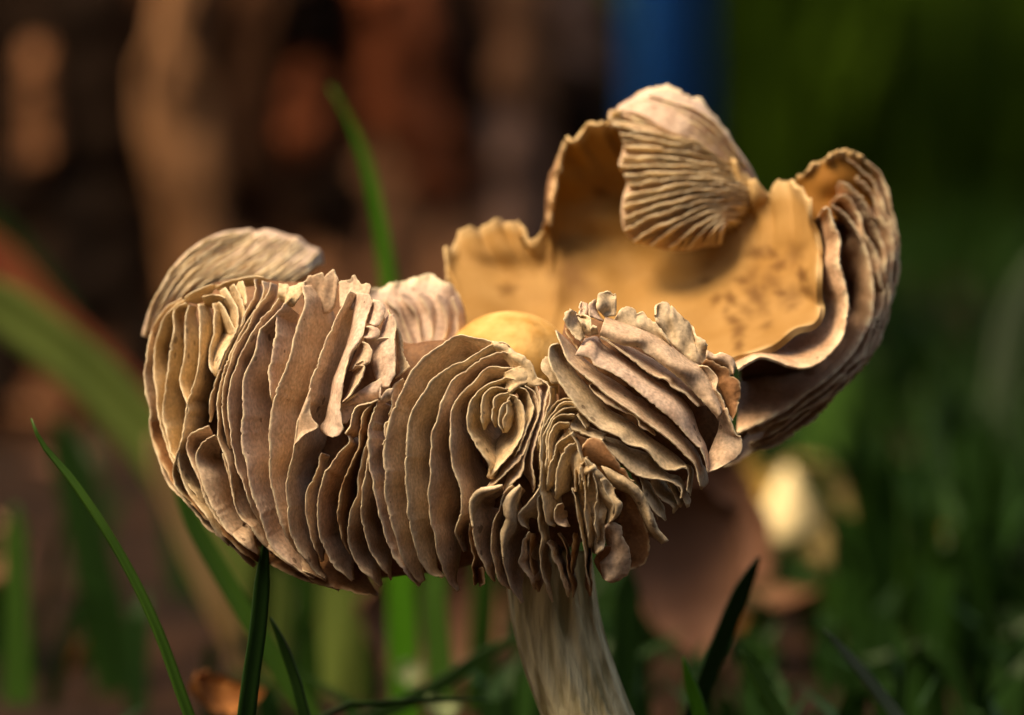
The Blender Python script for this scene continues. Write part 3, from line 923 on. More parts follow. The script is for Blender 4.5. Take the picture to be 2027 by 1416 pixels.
# ---- gills: middle lobe ------------------------------------------------------
for s, w, h, do, mt in [
    ("r 1600,190 1480,280 1440,460 1440,600 1415,690 1440,730", 22, 60, 12, 'gill'),
    ("r 1420,770 1362,790 1350,900 1362,1010 1330,1080 1370,1120", 16, 40, 2, 'gill'),
    ("c 920,400 850,370 720,350 600,400 470,490 390,590 340,680 280,800 240,900 212,1050 202,1150 200,1300 208,1400 b 1735,600 1752,720 1790,880 1850,1050 1900,1130 1960,1200", 62, 100, 2, 'gill'),
    ("c 1040,420 995,395 900,420 750,510 600,590 480,700 400,830 360,980 345,1200 350,1380 d 20,550 60,730 110,880 170,970 250,1000", 58, 105, 0, 'gill_olive'),
    ("c 1080,480 960,468 830,520 700,620 620,720 560,860 530,1000 510,1200 500,1330 d 172,560 200,730 240,880 290,1010 350,1085", 46, 105, 0, 'gill'),
    ("c 1130,570 1000,556 880,580 790,670 700,760 660,850 640,950 640,1080 655,1180 690,1300 d 360,350 378,470 372,580 342,670 352,740 400,820", 40, 105, 0, 'gill'),
    ("c 1100,650 1000,632 880,690 795,760 762,860 762,960 790,1040 850,1140 900,1220 908,1310", 40, 100, -3, 'gill_cream'),
    ("c 1030,705 940,692 872,750 850,860 850,930 870,980", 22, 50, -2, 'gill_cream'),
    ("c 1050,735 950,755 920,820 920,920 950,960", 18, 40, -2, 'gill_cream'),
    ("c 1045,785 992,820 972,870 962,940 1000,1000", 16, 36, -2, 'gill_cream'),
    ("c 1040,740 1020,790 1030,860 1000,930 1010,1000", 12, 30, 0, 'gill_cream'),
]:
    gill(s, 1, w * 1.1, h, do, mt, wk=1.33, hk=1.95)
for s, w, h, do, mt in [
    ("c 1045,735 1100,760 1138,840 1142,940 1112,1040 1040,1150 960,1250 905,1310", 36, 85, -3, 'gill_cream'),
    ("c 1090,690 1160,730 1192,830 1182,920 1145,1020 1120,1090 1060,1180", 24, 70, 0, 'gill_cream'),
    ("c 1140,690 1210,740 1237,850 1217,960 1150,1090 1110,1180 1000,1290 900,1370", 24, 80, 0, 'gill'),
    ("c 1200,660 1250,760 1242,880 1192,1000 1142,1140 1132,1250 1080,1330 1000,1400", 24, 80, 0, 'gill'),
    ("c 1250,640 1302,690 1290,790 1260,920 1230,1020 1200,1130 1192,1230 1215,1330 1210,1400", 24, 85, 0, 'gill_pink'),
    ("c 1180,560 1130,600 1170,640 1210,660", 20, 40, 0, 'gill_cream'),
]:
    gill(s, -1, w, h, do, mt)
# pale ruffled rim of the middle lobe
loft("c 920,395 1000,400 1060,450 1130,490 1190,540 1220,620 1300,670", "c 960,470 1020,520 1060,580 1100,620 1110,660 1120,690 1180,700", 4, 26, 'gill_cream', jag=2.6, bulge=12, rumple=4)
loft("c 1100,560 1160,560 1200,600 1180,650 1110,690 1050,740", "c 1000,600 1010,640 1020,670 1020,690 1010,710 1010,730", 0, 14, 'gill_cream', jag=1.6, bulge=10, rumple=3)

# ---- gills: lower fan ------------------------------------------------------
loft("s 680,0 560,20 430,40 340,100 292,200 300,350 330,500", "s 640,50 560,110 460,160 405,240 372,300 352,380 345,480", -14, 10, 'gill_olive', bulge=12)
loft("s 880,0 760,100 690,230 698,340 720,395 690,470 660,560 665,700 680,850", "s 900,40 880,150 850,250 850,380 852,470 820,560 760,640 722,740 708,860", -12, 8, 'gill_olive', bulge=14)
for s, sd, w, h, do, mt in [
    ("s 680,0 560,20 430,40 340,100 292,200 300,350 332,500 345,620 360,720 400,830 470,950 490,1030 572,1140", 1, 44, 100, -6, 'gill'),
    ("s 300,450 290,600 300,760 330,840 310,950 330,1060 350,1170", 1, 22, 80, 14, 'gill_brown'),
    ("s 790,0 700,90 650,200 630,300 570,420 545,600 545,750 580,900 610,1050 660,1150 750,1225", 1, 28, 100, -4, 'gill'),
    ("s 880,0 760,100 690,250 698,340 720,395 690,470 660,560 665,700 680,850 700,1000 740,1110 800,1230 905,1375", 1, 34, 100, -6, 'gill'),
    ("s 1085,0 1062,90 980,190 900,290 865,370 900,460 990,510", 1, 26, 70, -8, 'gill_olive'),
    ("s 980,540 910,650 890,800 870,900 920,1000 990,1100 1050,1225", 1, 34, 90, 0, 'gill'),
    ("c 1310,690 1300,800 1270,930 1250,1060 1240,1200 1245,1400 s 1095,150 1095,300 1100,500 1130,650 1120,800 1140,1000 1150,1150 1240,1375", 1, 20, 95, -6, 'gill_cream'),
    ("t 80,900 60,1100 45,1300 s 1142,150 1162,330 1200,460 1290,482", 1, 26, 70, -6, 'gill_cream'),
    ("s 1380,205 1300,250 1300,400 1350,480 1460,505", 1, 26, 40, 0, 'gill'),
    ("t 520,1000 540,1300 s 1480,30 1530,200 1560,400 1600,620 1640,800 1660,1000 1680,1180 1692,1250", 1, 9, 80, -16, 'gill_cream'),
    ("s 1200,670 1250,750 1260,850 1320,950 1350,1070 1400,1180 1432,1315", 1, 16, 80, 2, 'gill'),
    ("t 500,60 400,60 280,100 180,230 100,420 40,600 10,750", 1, 18, 55, -2, 'gill_cream'),
    ("t 545,130 400,108 290,160 200,270 130,400 80,560 60,800 40,1000", 1, 16, 55, -3, 'gill_cream'),
    ("t 565,180 430,188 300,240 200,330 150,450 100,600 80,900 60,1100 40,1400", 1, 18, 60, -4, 'gill_cream'),
    ("t 520,255 400,258 280,310 210,400 170,550 140,800 110,1100", 1, 18, 55, -5, 'gill_cream'),
    ("t 460,380 330,370 250,420 200,560 170,800 150,1000", 1, 20, 50, -6, 'gill_cream'),
    ("t 500,500 380,590 280,680 220,850 160,1100 150,1300", 1, 24, 50, -7, 'gill_cream'),
    ("t 530,640 430,690 360,820 300,980 270,1150 242,1300 262,1416", 1, 34, 60, -9, 'gill_cream'),
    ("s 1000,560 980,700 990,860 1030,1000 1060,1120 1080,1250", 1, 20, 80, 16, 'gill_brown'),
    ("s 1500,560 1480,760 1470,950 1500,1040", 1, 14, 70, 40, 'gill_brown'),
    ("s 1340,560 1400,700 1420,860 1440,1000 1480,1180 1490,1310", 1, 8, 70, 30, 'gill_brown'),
    ("s 1700,640 1720,800 1715,1000 1722,1180 1715,1300", -1, 12, 70, 6, 'gill_brown'),
    ("s 450,960 470,1050 480,1150 430,1205", -1, 20, 70, 20, 'gill_brown'),
]:
    gill(s, sd, w * 1.1, h, do, mt)
# yellowish crumpled mass with the rolled margin on its right
loft("t 450,450 500,560 560,700 620,830 700,930 800,960 d 1310,330 1330,480 1352,540 1335,620 1335,700 1335,790 1285,832",
     "t 300,640 330,800 420,900 470,1000 500,1100 520,1250 d 1150,260 1160,400 1180,500 1190,580 1200,660 1210,720 1230,780 1270,830", -6, 34, 'gill_cream', bulge=7, rumple=9, wav=6)
loft("d 1210,190 1260,235 1320,300 1392,380 1412,450 1455,500 1432,570 1390,612", "d 1180,240 1230,330 1270,400 1300,450 1330,500 1340,550 1340,590 1340,640", -14, 16, 'gill_cream', bulge=12, rumple=4)
loft("d 1310,240 1400,280 1520,350 1600,440 1650,560 1700,670 1765,745", "d 1390,370 1430,400 1500,430 1540,480 1580,560 1640,680 1720,765", -6, 8, 'gill_cream', bulge=16)
loft("d 1400,390 1480,400 1540,460 1590,580 1630,700 1637,810 1600,900 1500,940", "d 1390,440 1430,500 1450,560 1430,620 1440,700 1470,780 1500,860 1490,930", 20, 46, 'gill_brown', bulge=-8)
loft("d 1340,645 1390,620 1450,650 1460,720 1500,790 1512,880 1490,970 1395,1022 1350,1010", "d 1335,700 1340,720 1350,760 1360,800 1340,840 1310,870 1290,890 1300,930 1330,1000", -10, 24, 'gill', bulge=14)
loft("d 1290,830 1340,780 1420,780 1480,800", "d 1265,880 1300,950 1350,1000 1400,1018", 6, 16, 'gill_brown')
for s, w, h, do in [("t 470,520 560,700 600,900 590,1100 600,1300", 20, 50, -16), ("d 1175,250 1200,380 1205,520 1215,660 1240,790", 18, 50, -20),
                    ("d 1240,260 1275,370 1285,480 1275,620 1280,760", 18, 50, -22), ("t 640,860 700,1010 720,1150 700,1300", 16, 44, -22),
                    ("d 1320,330 1350,430 1385,500 1390,590", 14, 40, -22)]:
    gill(s, 1, w, h, do, 'gill_cream', wav=7, jag=1.8)
for s, w, h in [("d 1560,420 1610,540 1640,640 1690,740", 14, 40), ("d 1590,450 1650,560 1690,660 1720,740", 10, 36)]:
    gill(s, -1, w, h, 0, 'gill')

# ---- gills: torn right front lobe ------------------------------------------------------
loft("t 450,470 560,500 650,545 770,590 900,622", "t 540,220 600,330 680,420 800,480 950,540", 4, 34, 'gill_olive')
gill("t 560,270 600,340 650,420 690,480", 1, 10, 16, -2, 'gill_cream')
loft("t 630,700 700,605 800,590 900,640 1000,780 1090,900 1140,980 1200,1020 1250,1130 1320,1165", "t 620,760 660,860 740,915 850,970 940,1000 1020,1030 1100,1080 1160,1110 1230,1150 1310,1180", -6, 10, 'gill_brown', bulge=8)
loft("t 500,500 600,560 720,600 800,580", "t 520,560 600,690 660,780 640,700", 12, 18, 'gill_brown')
loft("t 880,612 950,720 1010,790 1120,900 1230,1000 1330,1080 1480,1130 1640,1145 1800,1180 1930,1260 1952,1300 1935,1390",
     "t 700,440 900,560 1100,620 1250,720 1400,760 1530,830 1600,930 1700,1020 1800,1080 1900,1100 1980,1200 1990,1360", 0, 60, 'gill_olive', bulge=2)
loft("e 350,470 300,490 288,560 310,640 380,760 t 560,200 650,290 750,380 850,460 980,520 1100,570 1200,660 1300,700 1420,720 1520,790 1600,890 1680,980 1760,1020 1860,1022 1960,982 2022,1000",
     "e 370,480 400,540 430,600 480,680 540,750 t 900,100 1000,220 1150,300 1280,380 1400,470 1500,560 1620,640 1740,720 1850,800 1940,880 1990,930 2030,980", -4, 62, 'gill_olive', bulge=0)
gill("e 1190,1300 1222,1320 1215,1416 d 1890,400 1912,445", 1, 10, 50, 2, 'gill_olive')
gill("u 440,1030 405,1050 440,1120 520,1190 600,1260 750,1330 830,1352 900,1416 e 900,1030 1000,1090", 1, 30, 50, 6, 'gill')
loft("u 50,485 75,560 110,640 170,790 260,890 370,980 440,1030 560,1140 700,1240 850,1340 950,1416 e 1100,1120 1200,1220 1268,1290 1292,1400",
     "u 90,520 180,600 260,690 340,780 430,850 520,930 640,1000 760,1080 880,1170 1000,1260 1120,1350 1200,1400 e 1180,1080 1270,1180 1310,1270 1320,1380", -4, 64, 'gill', bulge=2)
loft("u 250,740 400,775 450,850 570,900 720,980 850,1080 980,1190 1100,1290 1240,1400 e 1220,1100 1312,1200 1352,1330",
     "u 350,580 470,555 540,640 700,740 850,840 1000,940 1150,1030 1300,1140 1400,1250 1460,1350 e 1250,960 1290,1060 1340,1160 1365,1310", -8, 50, 'gill_pink', bulge=12)
loft("u 500,560 580,600 690,680 800,760 900,840 1000,920 1110,980 1190,1000 1260,1080 1370,1130 1440,1200 1510,1270",
     "u 560,540 700,610 850,680 980,750 1080,800 1180,870 1280,940 1380,1020 1450,1080 1520,1150 1560,1210 1590,1260", -2, 80, 'gill', bulge=0)
loft("u 500,530 620,590 760,645 880,650 980,720 1100,800 1200,880 1330,980 1450,1100 1540,1200 1640,1300 1720,1400",
     "u 560,350 700,400 850,440 960,490 1080,550 1200,620 1320,720 1450,810 1560,870 1640,980 1720,1130 1790,1280", -2, 22, 'gill', bulge=22, rumple=3)
loft("u 680,330 750,250 850,260 890,310 950,300 1010,370 1100,440 1170,530 1212,590", "u 640,400 720,430 850,460 960,500 1040,540 1100,570 1160,610 1200,630 1250,680", 16, 22, 'gill_olive', jag=3.2, bulge=4, rumple=3)
loft("u 1075,330 1085,225 1150,200 1230,230 1290,290 1370,370 1450,440 1490,540 1580,590 1605,640", "u 1080,430 1130,470 1190,560 1260,640 1330,710 1400,780 1470,820 1540,860 1590,830 1600,720", 24, 40, 'gill_olive', jag=2.6, bulge=4, th=4, rumple=7)
loft("u 1600,690 1680,740 1750,720 1850,760 1892,830 1882,920", "u 1590,800 1660,820 1740,850 1800,880 1840,920 1870,960", 20, 30, 'gill', bulge=14)
loft("u 1600,780 1750,850 1830,890 1870,970 1930,1000 1952,1120 1940,1200 1905,1330 1872,1416", "u 1540,850 1620,900 1700,970 1720,1050 1760,1130 1790,1210 1820,1290 1840,1350 1850,1416", 10, 34, 'gill_brown', jag=2.6, bulge=6)
loft("u 1560,850 1640,880 1722,990 1702,1090 1762,1180 1790,1260 1830,1350 1872,1416", "u 1440,860 1500,980 1560,1080 1600,1160 1640,1240 1670,1310 1700,1370 1720,1416", -4, 60, 'gill', bulge=4)
loft("e 1480,900 1512,1000 1542,1080 1577,1100 1582,1180 1540,1240 1420,1310 1350,1335", "e 1420,920 1430,1000 1420,1060 1400,1110 1380,1160 1360,1210 1350,1260 1345,1310", -8, 40, 'gill', bulge=4)
# ruffles at its upper left corner
loft("u 200,268 145,320 150,420 200,490 250,560 310,605", "u 260,300 285,380 310,440 340,510 352,560 360,585", -8, 14, 'gill_olive', bulge=2, rumple=8, jag=2.4)
loft("u 300,345 294,250 310,188 342,190", "u 395,340 390,260 375,215 355,195", 6, 14, 'gill_pink', bulge=2, rumple=8, jag=2.4)
loft("u 260,330 330,328 402,350 418,400 412,475 430,440 475,455", "u 290,380 330,470 355,530 380,550 400,545 440,530 490,530", -10, 6, 'gill_olive', bulge=2, rumple=8, jag=2.4)
loft("u 400,350 388,260 405,200 465,172", "u 560,405 510,355 475,285 470,210", 0, 18, 'gill_pink', bulge=2, rumple=8, jag=2.4)
loft("u 470,270 480,160 512,100 600,90 632,118 652,95 668,110", "u 560,350 590,345 620,340 650,335 670,330 672,240 668,150", 4, 16, 'gill_olive', bulge=2, rumple=8, jag=2.6)
loft("u 150,470 160,530 210,590 280,690", "u 220,460 260,560 300,610 320,640", 20, 40, 'gill_brown')
loft("e 270,560 240,600 250,660 290,700 300,740", "e 330,560 330,600 330,650 340,690 360,740", 24, 30, 'gill_olive', jag=2)
# small dark-backed gills hanging under it
for s, w, h, do, mt in [
    ("t 1380,1110 1430,1250 1480,1400 d 1680,560 1742,610", 20, 50, 14, 'gill_olive'),
    ("d 1640,340 1690,440 1780,510 1792,560", 22, 50, 24, 'gill_olive'),
    ("d 1750,350 1800,430 1842,520", 18, 50, 24, 'gill_olive'),
    ("d 1820,380 1860,450 1890,520", 14, 50, 24, 'gill'),
    ("d 1950,230 1972,330 1970,400", 14, 50, 10, 'gill'),
    ("d 1520,300 1580,420 1640,520 1700,600", 16, 40, 26, 'gill_brown'),
]:
    gill(s, 1, w, h, do, mt)

# ---- gills: right lobe behind the tear ------------------------------------------------------
def depF(E):
    return 335 + 0.5 * np.clip(E[:, 0] - 1400, 0, 400) + 0.25 * np.clip(760 - E[:, 1], 0, 500)


loft("f 1560,715 1590,705 1625,800 1655,880 1652,1000 1680,1100 1700,1200 h 1145,220 1112,400 1030,520 930,610 820,652 700,640 600,600 500,570 430,590 310,662",
     "f 1520,770 1550,850 1552,960 1532,1070 1540,1130 1560,1180 h 950,250 860,330 740,400 620,440 520,465 450,490 400,515 340,545 280,575", -130, 20, 'gill_warm', bulge=10, dep=depF, jag=1.2, wav=8, edgew=11, th=5)
loft("f 1610,690 1700,760 1780,900 1820,1050 1832,1180 h 1330,160 1320,260 1272,370 1200,500 1100,620 1000,715 900,790 800,860 700,945 500,1060 300,1150",
     "f 1590,720 1640,800 1680,900 1690,1050 1690,1150 h 1120,150 1120,280 1060,420 990,520 900,600 800,645 690,640 590,600 480,580 330,640", -30, 270, 'gill_warm', bulge=2, dep=depF, jag=1.2, wav=9, edgew=11, th=5)
for s, w, h, do, mt in [
    ("f 1640,640 1700,650 1760,750 1800,860 1860,1000 1882,1130 h 1420,60 1390,240 1320,420 1230,560 1130,680 1050,760 900,860 780,960 600,1060 400,1160", 90, 180, 0, 'gill_warm'),
    ("f 1700,600 1790,700 1850,820 1890,950 1912,1070 h 1450,60 1425,220 1370,400 1270,560 1170,690 1060,800 920,900 780,1000 600,1120 400,1220", 75, 180, 20, 'gill_warm'),
    ("f 1740,540 1830,640 1890,760 1925,880 1940,1000 h 1470,40 1440,240 1385,410 1290,570 1180,710 1080,800 950,910 800,1030 620,1160 400,1260", 70, 180, 45, 'gill_warm'),
    ("f 1745,410 1850,500 1900,600 1935,720 1965,850 1975,960 1955,1090 h 1450,260 1410,360 1340,520 1210,690 1100,800 980,950 820,1080 640,1210 400,1310 200,1390", 80, 160, 75, 'gill_warm'),
    ("f 1690,440 1790,520 1860,620 1905,740 1940,860 1950,980", 50, 120, 50, 'gill_warm'),
    ("f 1650,560 1720,600 1800,690 1860,800", 40, 50, 6, 'gill_warm'),
]:
    gill(s, -1, w, h, do, mt, dep=depF, jag=2.2, wav=9, edgew=10, th=5)
FF = []
for k, (s, dd) in enumerate([
        ("f 1560,780 1560,900 1545,1050 h 900,230 760,400 560,480 320,580", 40),
        ("f 1640,700 1700,850 1740,1000 1740,1150 h 1180,300 1050,520 850,700 560,800 330,800", 240),
        ("f 1690,560 1780,700 1850,900 1870,1050 h 1340,260 1220,520 1000,760 700,960 320,1120", 270),
        ("f 1735,430 1850,560 1910,730 1945,900 h 1440,180 1360,420 1200,660 950,900 650,1120 240,1340", 270)]):
    e = spline(tr(s), 30)
    FF.append(np.concatenate([e, (depF(e) + dd)[:, None]], 1))
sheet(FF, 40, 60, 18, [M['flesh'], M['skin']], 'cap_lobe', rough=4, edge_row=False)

# ---- gills: back lobe folded forwards ------------------------------------------------------
S0 = [(430, 190), (415, 230), (440, 262), (480, 310), (500, 370), (490, 430), (475, 480), (500, 530), (520, 580), (500, 640), (490, 700), (490, 760), (500, 820), (550, 880), (640, 902), (740, 926), (840, 926), (930, 905), (1000, 900)]
S1 = [(1060, 380), (1085, 410), (1110, 440), (1130, 470), (1150, 505), (1170, 535), (1190, 562), (1205, 585), (1215, 600), (1222, 615), (1225, 632), (1220, 650), (1210, 670), (1200, 692), (1185, 715), (1170, 745), (1150, 780), (1120, 815), (1090, 840)]
GC = []
for i, (a, b) in enumerate(zip(S0, S1)):
    a, b = np.array(a, float), np.array(b, float)
    k = i / (len(S0) - 1)
    m1 = a * 0.68 + b * 0.32 + np.array([-10, -14 - 48 * k])
    m2 = a * 0.34 + b * 0.66 + np.array([-10, -22 - 52 * k])
    pts = np.stack([a, m1, m2, b]) / 2.697 + np.array([1050, 150])
    dd = np.array([690, 665, 700, 800]) - 90 * math.sin(k * math.pi * 0.8) + 40 * (k < 0.1)
    GC.append(np.concatenate([pts, dd[:, None]], 1))
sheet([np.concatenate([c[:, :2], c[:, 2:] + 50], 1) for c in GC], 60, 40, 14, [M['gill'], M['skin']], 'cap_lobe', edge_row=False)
for i, c in enumerate(GC):
    pts = spline(c, 12)
    gill(pts, -1, 7, 48, 0, 'gill_cream', dep=lambda E: E[:, 2], jag=1.8, wav=4, th=5, t0=0.7)
    if i % 2:
        pm = spline(c * 0.5 + GC[i + 1] * 0.5, 12)[: 5 + i % 4]
        gill(pm, -1, 6, 40, 12, 'gill', dep=lambda E: E[:, 2], jag=1.5, wav=3, th=4, t0=0.7)
# smooth outer shoulder of that lobe
SH = [[(1218, 225, 740), (1225, 215, 760), (1228, 208, 790)], [(1265, 228, 700), (1270, 200, 730), (1272, 182, 780)],
      [(1320, 260, 680), (1325, 215, 710), (1325, 172, 770)], [(1370, 280, 690), (1385, 240, 710), (1385, 198, 770)],
      [(1420, 310, 710), (1440, 290, 730), (1437, 262, 780)], [(1460, 340, 740), (1478, 330, 760), (1480, 325, 790)],
      [(1480, 365, 760), (1494, 362, 780), (1498, 362, 800)]]
sheet([np.array(c, float) for c in SH], 70, 26, 10, [M['gill_pink'], M['skin']], 'cap_lobe', frill=5, rough=3, edge_px=0.2)
for k in range(6):
    f = k / 5
    a = np.array([1225 + 60 * f, 222 - 36 * f]); b = np.array([1462 + 22 * f, 345 - 6 * f])
    m = (a + b) / 2 + np.array([18 * f + 5, -10 - 18 * f])
    pts = spline(np.array([(*a, 725), (*m, 685 + 12 * f), (*b, 740)]), 14)
    gill(pts, -1, 9, 22, -6, 'gill_pink', dep=lambda E: E[:, 2], jag=1.5, wav=3, th=5)

# ---- gills: left back lobe ------------------------------------------------------
AC = ["a 120,830 160,650 240,480 360,320 500,210 640,150 780,130", "a 170,760 260,560 380,390 520,275 680,180 830,122",
      "a 210,720 320,530 450,395 600,295 750,220 865,140", "a 300,640 420,490 560,385 700,305 830,210 940,125",
      "a 420,560 540,460 680,385 800,305 920,215 1035,150", "a 520,540 640,460 760,405 880,325 1000,240 1100,172",
      "a 640,510 760,450 870,405 990,325 1090,240 1145,175", "a 780,480 890,430 1000,355 1100,270 1185,212",
      "a 870,480 980,425 1070,365 1160,290 1225,240", "a 960,490 1060,435 1150,375 1230,310 1285,262",
      "a 1050,500 1120,450 1190,405 1260,350 1305,325"]
ACg = []
for i, s in enumerate(AC):
    e = spline(tr(s), 24)
    u = np.linspace(0, 1, 24)
    d = 520 + 9 * i - 40 * np.sin(u * math.pi) + 230 * u ** 1.6
    ACg.append(np.concatenate([e, d[:, None]], 1))
sheet([np.concatenate([c[:, :2], c[:, 2:] + 38], 1) for c in ACg], 50, 40, 18, [M['gill_pink'], M['skin']], 'cap_lobe', edge_row=False)
for i, c in enumerate(ACg):
    gill(c, -1, 6, 46, 0, 'gill_cream', dep=lambda E: E[:, 2], jag=1.5, wav=3, th=6, t0=0.6, t1=0.8)
    if i < len(ACg) - 1:
        gill(c * 0.5 + ACg[i + 1] * 0.5, -1, 6, 42, 6, 'gill_cream', dep=lambda E: E[:, 2], jag=1.5, wav=3, th=5, t0=0.6, t1=0.7)

# ---- gills: small pinkish lobe behind the notch ------------------------------------------------------
IL = [[(735, 700, 480), (728, 640, 500), (722, 590, 520), (728, 572, 530)], [(770, 700, 490), (765, 640, 510), (760, 590, 535), (762, 562, 550)],
      [(810, 700, 500), (806, 640, 520), (802, 585, 545), (805, 556, 562)], [(850, 700, 505), (848, 640, 525), (846, 580, 550), (848, 547, 566)],
      [(885, 690, 510), (888, 640, 530), (888, 580, 552), (886, 552, 566)], [(905, 680, 520), (916, 640, 540), (918, 615, 552), (908, 590, 566)]]
sheet([np.array(c, float) for c in IL], 50, 34, 12, [M['gill_pink'], M['skin']], 'cap_lobe', frill=6, rough=6, edge_px=0.15,
      stains_gaps=[(788, 612, 9), (814, 632, 10), (850, 625, 9), (822, 680, 12)])  # the dark of the slots between these gills, painted as spots
for s in ["c 200,110 300,200 350,330 400,460 440,560", "c 300,80 400,190 440,330 460,470", "c 420,70 490,180 520,300 520,430", "c 540,80 600,190 620,290 590,420", "c 650,100 690,210 690,310 660,420"]:
    gill(s, 1, 15, 26, 0, 'gill_pink', dep=lambda E: 470 + 0.15 * (E[:, 0] - 730) + 0.25 * (700 - E[:, 1]), jag=1.2, wav=3)

# ================================================================== neighbours in the grass
def ground_z(x, y):
    return -0.004


def blade(s, w0, w1, d0, mat, label, d1=None, fold=0.25, group=None, dmat=None):
    """a grass blade traced from its tip down, carried on to the ground"""
    pts = tr(s)
    n0 = len(pts)
    dd = np.linspace(d0, d0 if d1 is None else d1, n0)
    W = P(np.concatenate([pts, dd[:, None]], 1))
    W = list(W)
    if W[-1][2] > 0:
        t = W[-1] - W[-2]
        t = t / np.linalg.norm(t)
        t[2] = min(t[2], -0.5)
        t[1] *= 0.3
        W.append(W[-1] + t * (W[-1][2] + 0.006) / -t[2])
    W = spline(np.array(W), 36)
    k = (DPX + d0) / DPX / PPM
    u = np.linspace(0, 1, 36)
    wid = (w0 + (w1 - w0) * np.clip(u * 1.25, 0, 1)) * k * np.clip(u / 0.12, 0.03, 1) ** 0.6 / 2
    T = np.gradient(W, axis=0)
    T /= np.linalg.norm(T, axis=1)[:, None]
    view = W - np.array([0, 0, CAM_H])
    view /= np.linalg.norm(view, axis=1)[:, None]
    S = np.cross(T, view)
    S /= np.linalg.norm(S, axis=1)[:, None]
    tw = 0.5 * math.sin(sum(map(ord, label)))
    Nn = np.cross(S, T)
    S2 = S * math.cos(tw) + Nn * math.sin(tw)
    N2 = np.cross(S2, T)
    wid = wid / max(math.cos(tw), 0.6)
    G = np.stack([W - S2 * wid[:, None], W - S2 * wid[:, None] * 0.5 + N2 * wid[:, None] * fold * 0.6, W + N2 * wid[:, None] * fold,
                  W + S2 * wid[:, None] * 0.5 + N2 * wid[:, None] * fold * 0.6, W + S2 * wid[:, None]], 1)
    V, F, fm = slab(G, np.full(G.shape[:2], 2.5 / PPM * (1 + d0 / DPX)))
    V0 = V - W[-1]
    o = mesh_ob('grass_blade', V0, F, M[mat])
    o.location = W[-1]
    return tag(o, label, 'grass blade', group)


blade("62,828 85,880 150,960 235,1090 310,1240 375,1416", 13, 24, 260, 'grass_mid', 'thin sharp green blade arching down from its tip at left, in front of the dark')
blade("527,1060 520,1150 512,1240 498,1340 484,1450", 30, 40, 190, 'grass_dark', 'dark upright blade whose tip touches the underside of the left cap lobe')
blade("652,170 692,240 724,320 748,420 764,520 772,600 778,760", 12, 58, 2600, 'grass_bright', 'bright green curved blade rising behind the cap in front of the trunk')
blade("-90,540 60,650 180,745 300,880 400,1020 480,1180", 100, 110, 4300, 'grass_olive', 'broad blurred olive blade slanting from the left edge behind the left lobe')
blade("300,860 340,960 400,1110 470,1250 540,1400", 60, 74, 3600, 'grass_straw', 'straw coloured blurred blade slanting under the left lobe')
blade("340,940 380,1030 430,1120 490,1220 560,1330", 30, 46, 1100, 'grass_mid', 'saturated green blade slanting below the left lobe, crossing the dark upright one')
blade("535,1222 560,1280 585,1350 606,1430", 16, 30, 420, 'grass_dark', 'short dark blade right of the dark upright one, leaning right')
blade("28,1000 30,1100 34,1250 36,1416", 40, 60, 3400, 'grass_mid', 'blurred upright blade at the far left with a pale cut tip')
blade("120,830 140,930 180,1100 220,1280 250,1416", 60, 90, 4200, 'grass_dark', 'broad dark blurred blade standing behind the thin arching one')
blade("600,1080 606,1200 612,1300 616,1416", 34, 44, 3000, 'grass_mid', 'green blurred blade under the cap, left of the paler pair')
blade("655,1060 658,1180 660,1290 664,1416", 50, 60, 3600, 'grass_olive', 'pale olive blurred blade under the middle of the left lobe')
blade("712,1080 708,1200 702,1300 696,1416", 44, 52, 3400, 'grass_olive', 'pale green blurred blade next to the olive one under the cap')
blade("862,1100 860,1200 868,1300 872,1416", 44, 54, 2500, 'grass_mid', 'vivid green blurred blade left of the stem')
blade("962,1090 958,1200 950,1320 946,1416", 44, 50, 3000, 'grass_mid', 'green blurred blade close to the left side of the stem')
blade("815,1100 812,1200 818,1300 820,1416", 34, 44, 3300, 'grass_olive', 'olive blurred blade just left of the vivid green one under the cap')
blade("915,1120 918,1220 910,1320 905,1416", 26, 38, 3800, 'grass_olive', 'narrow olive blurred blade between the vivid green one and the stem')
blade("560,1120 556,1220 548,1320 545,1416", 30, 42, 3200, 'grass_olive', 'olive blurred blade right of the dark upright one, under the cap')
blade("770,1120 776,1220 786,1330 790,1416", 30, 40, 5200, 'grass_mid', 'thin green blurred blade between the olive ones and the vivid one')
blade("1040,1250 960,1295 880,1350 800,1392 700,1440", 22, 42, 1500, 'grass_dark', 'dark bent blade running from behind the stem down to the left')
blade("965,1384 880,1386 800,1390 720,1398 640,1420", 8, 14, 800, 'grass_dark', 'thin dark blade lying almost flat at the bottom, left of the stem')
blade("1504,1102 1470,1170 1440,1240 1405,1330 1380,1400", 34, 40, 900, 'grass_dark', 'thick dark blade with a blunt tip leaning right, right of the stem')
blade("1352,1300 1362,1340 1378,1390 1396,1450", 20, 52, 620, 'grass_bright', 'short fresh green tip poking up at the bottom, right of the stem')
blade("1466,1285 1500,1340 1535,1400 1560,1450", 20, 40, 760, 'grass_mid', 'blade with a bent brownish tip next to the fresh green tip')
blade("1630,1245 1690,1310 1740,1370 1785,1430", 16, 36, 900, 'grass_grey', 'grey-green thin blade slanting down at the lower right')
blade("1240,1120 1240,1200 1238,1300 1236,1416", 52, 66, 2200, 'grass_dark', 'dark green blurred blade against the right side of the stem')
blade("1782,900 1778,1050 1770,1220 1766,1416", 60, 90, 5000, 'grass_dark', 'tall dark blurred blade at right with a light tip')
blade("1940,820 1950,1000 1960,1200 1970,1416", 90, 120, 5200, 'grass_dark', 'very dark tall blurred blade near the right edge')
blade("2060,500 2010,620 1985,760 1970,900", 40, 70, 7000, 'grass_grey', 'pale blurred blade leaning in from the right edge')
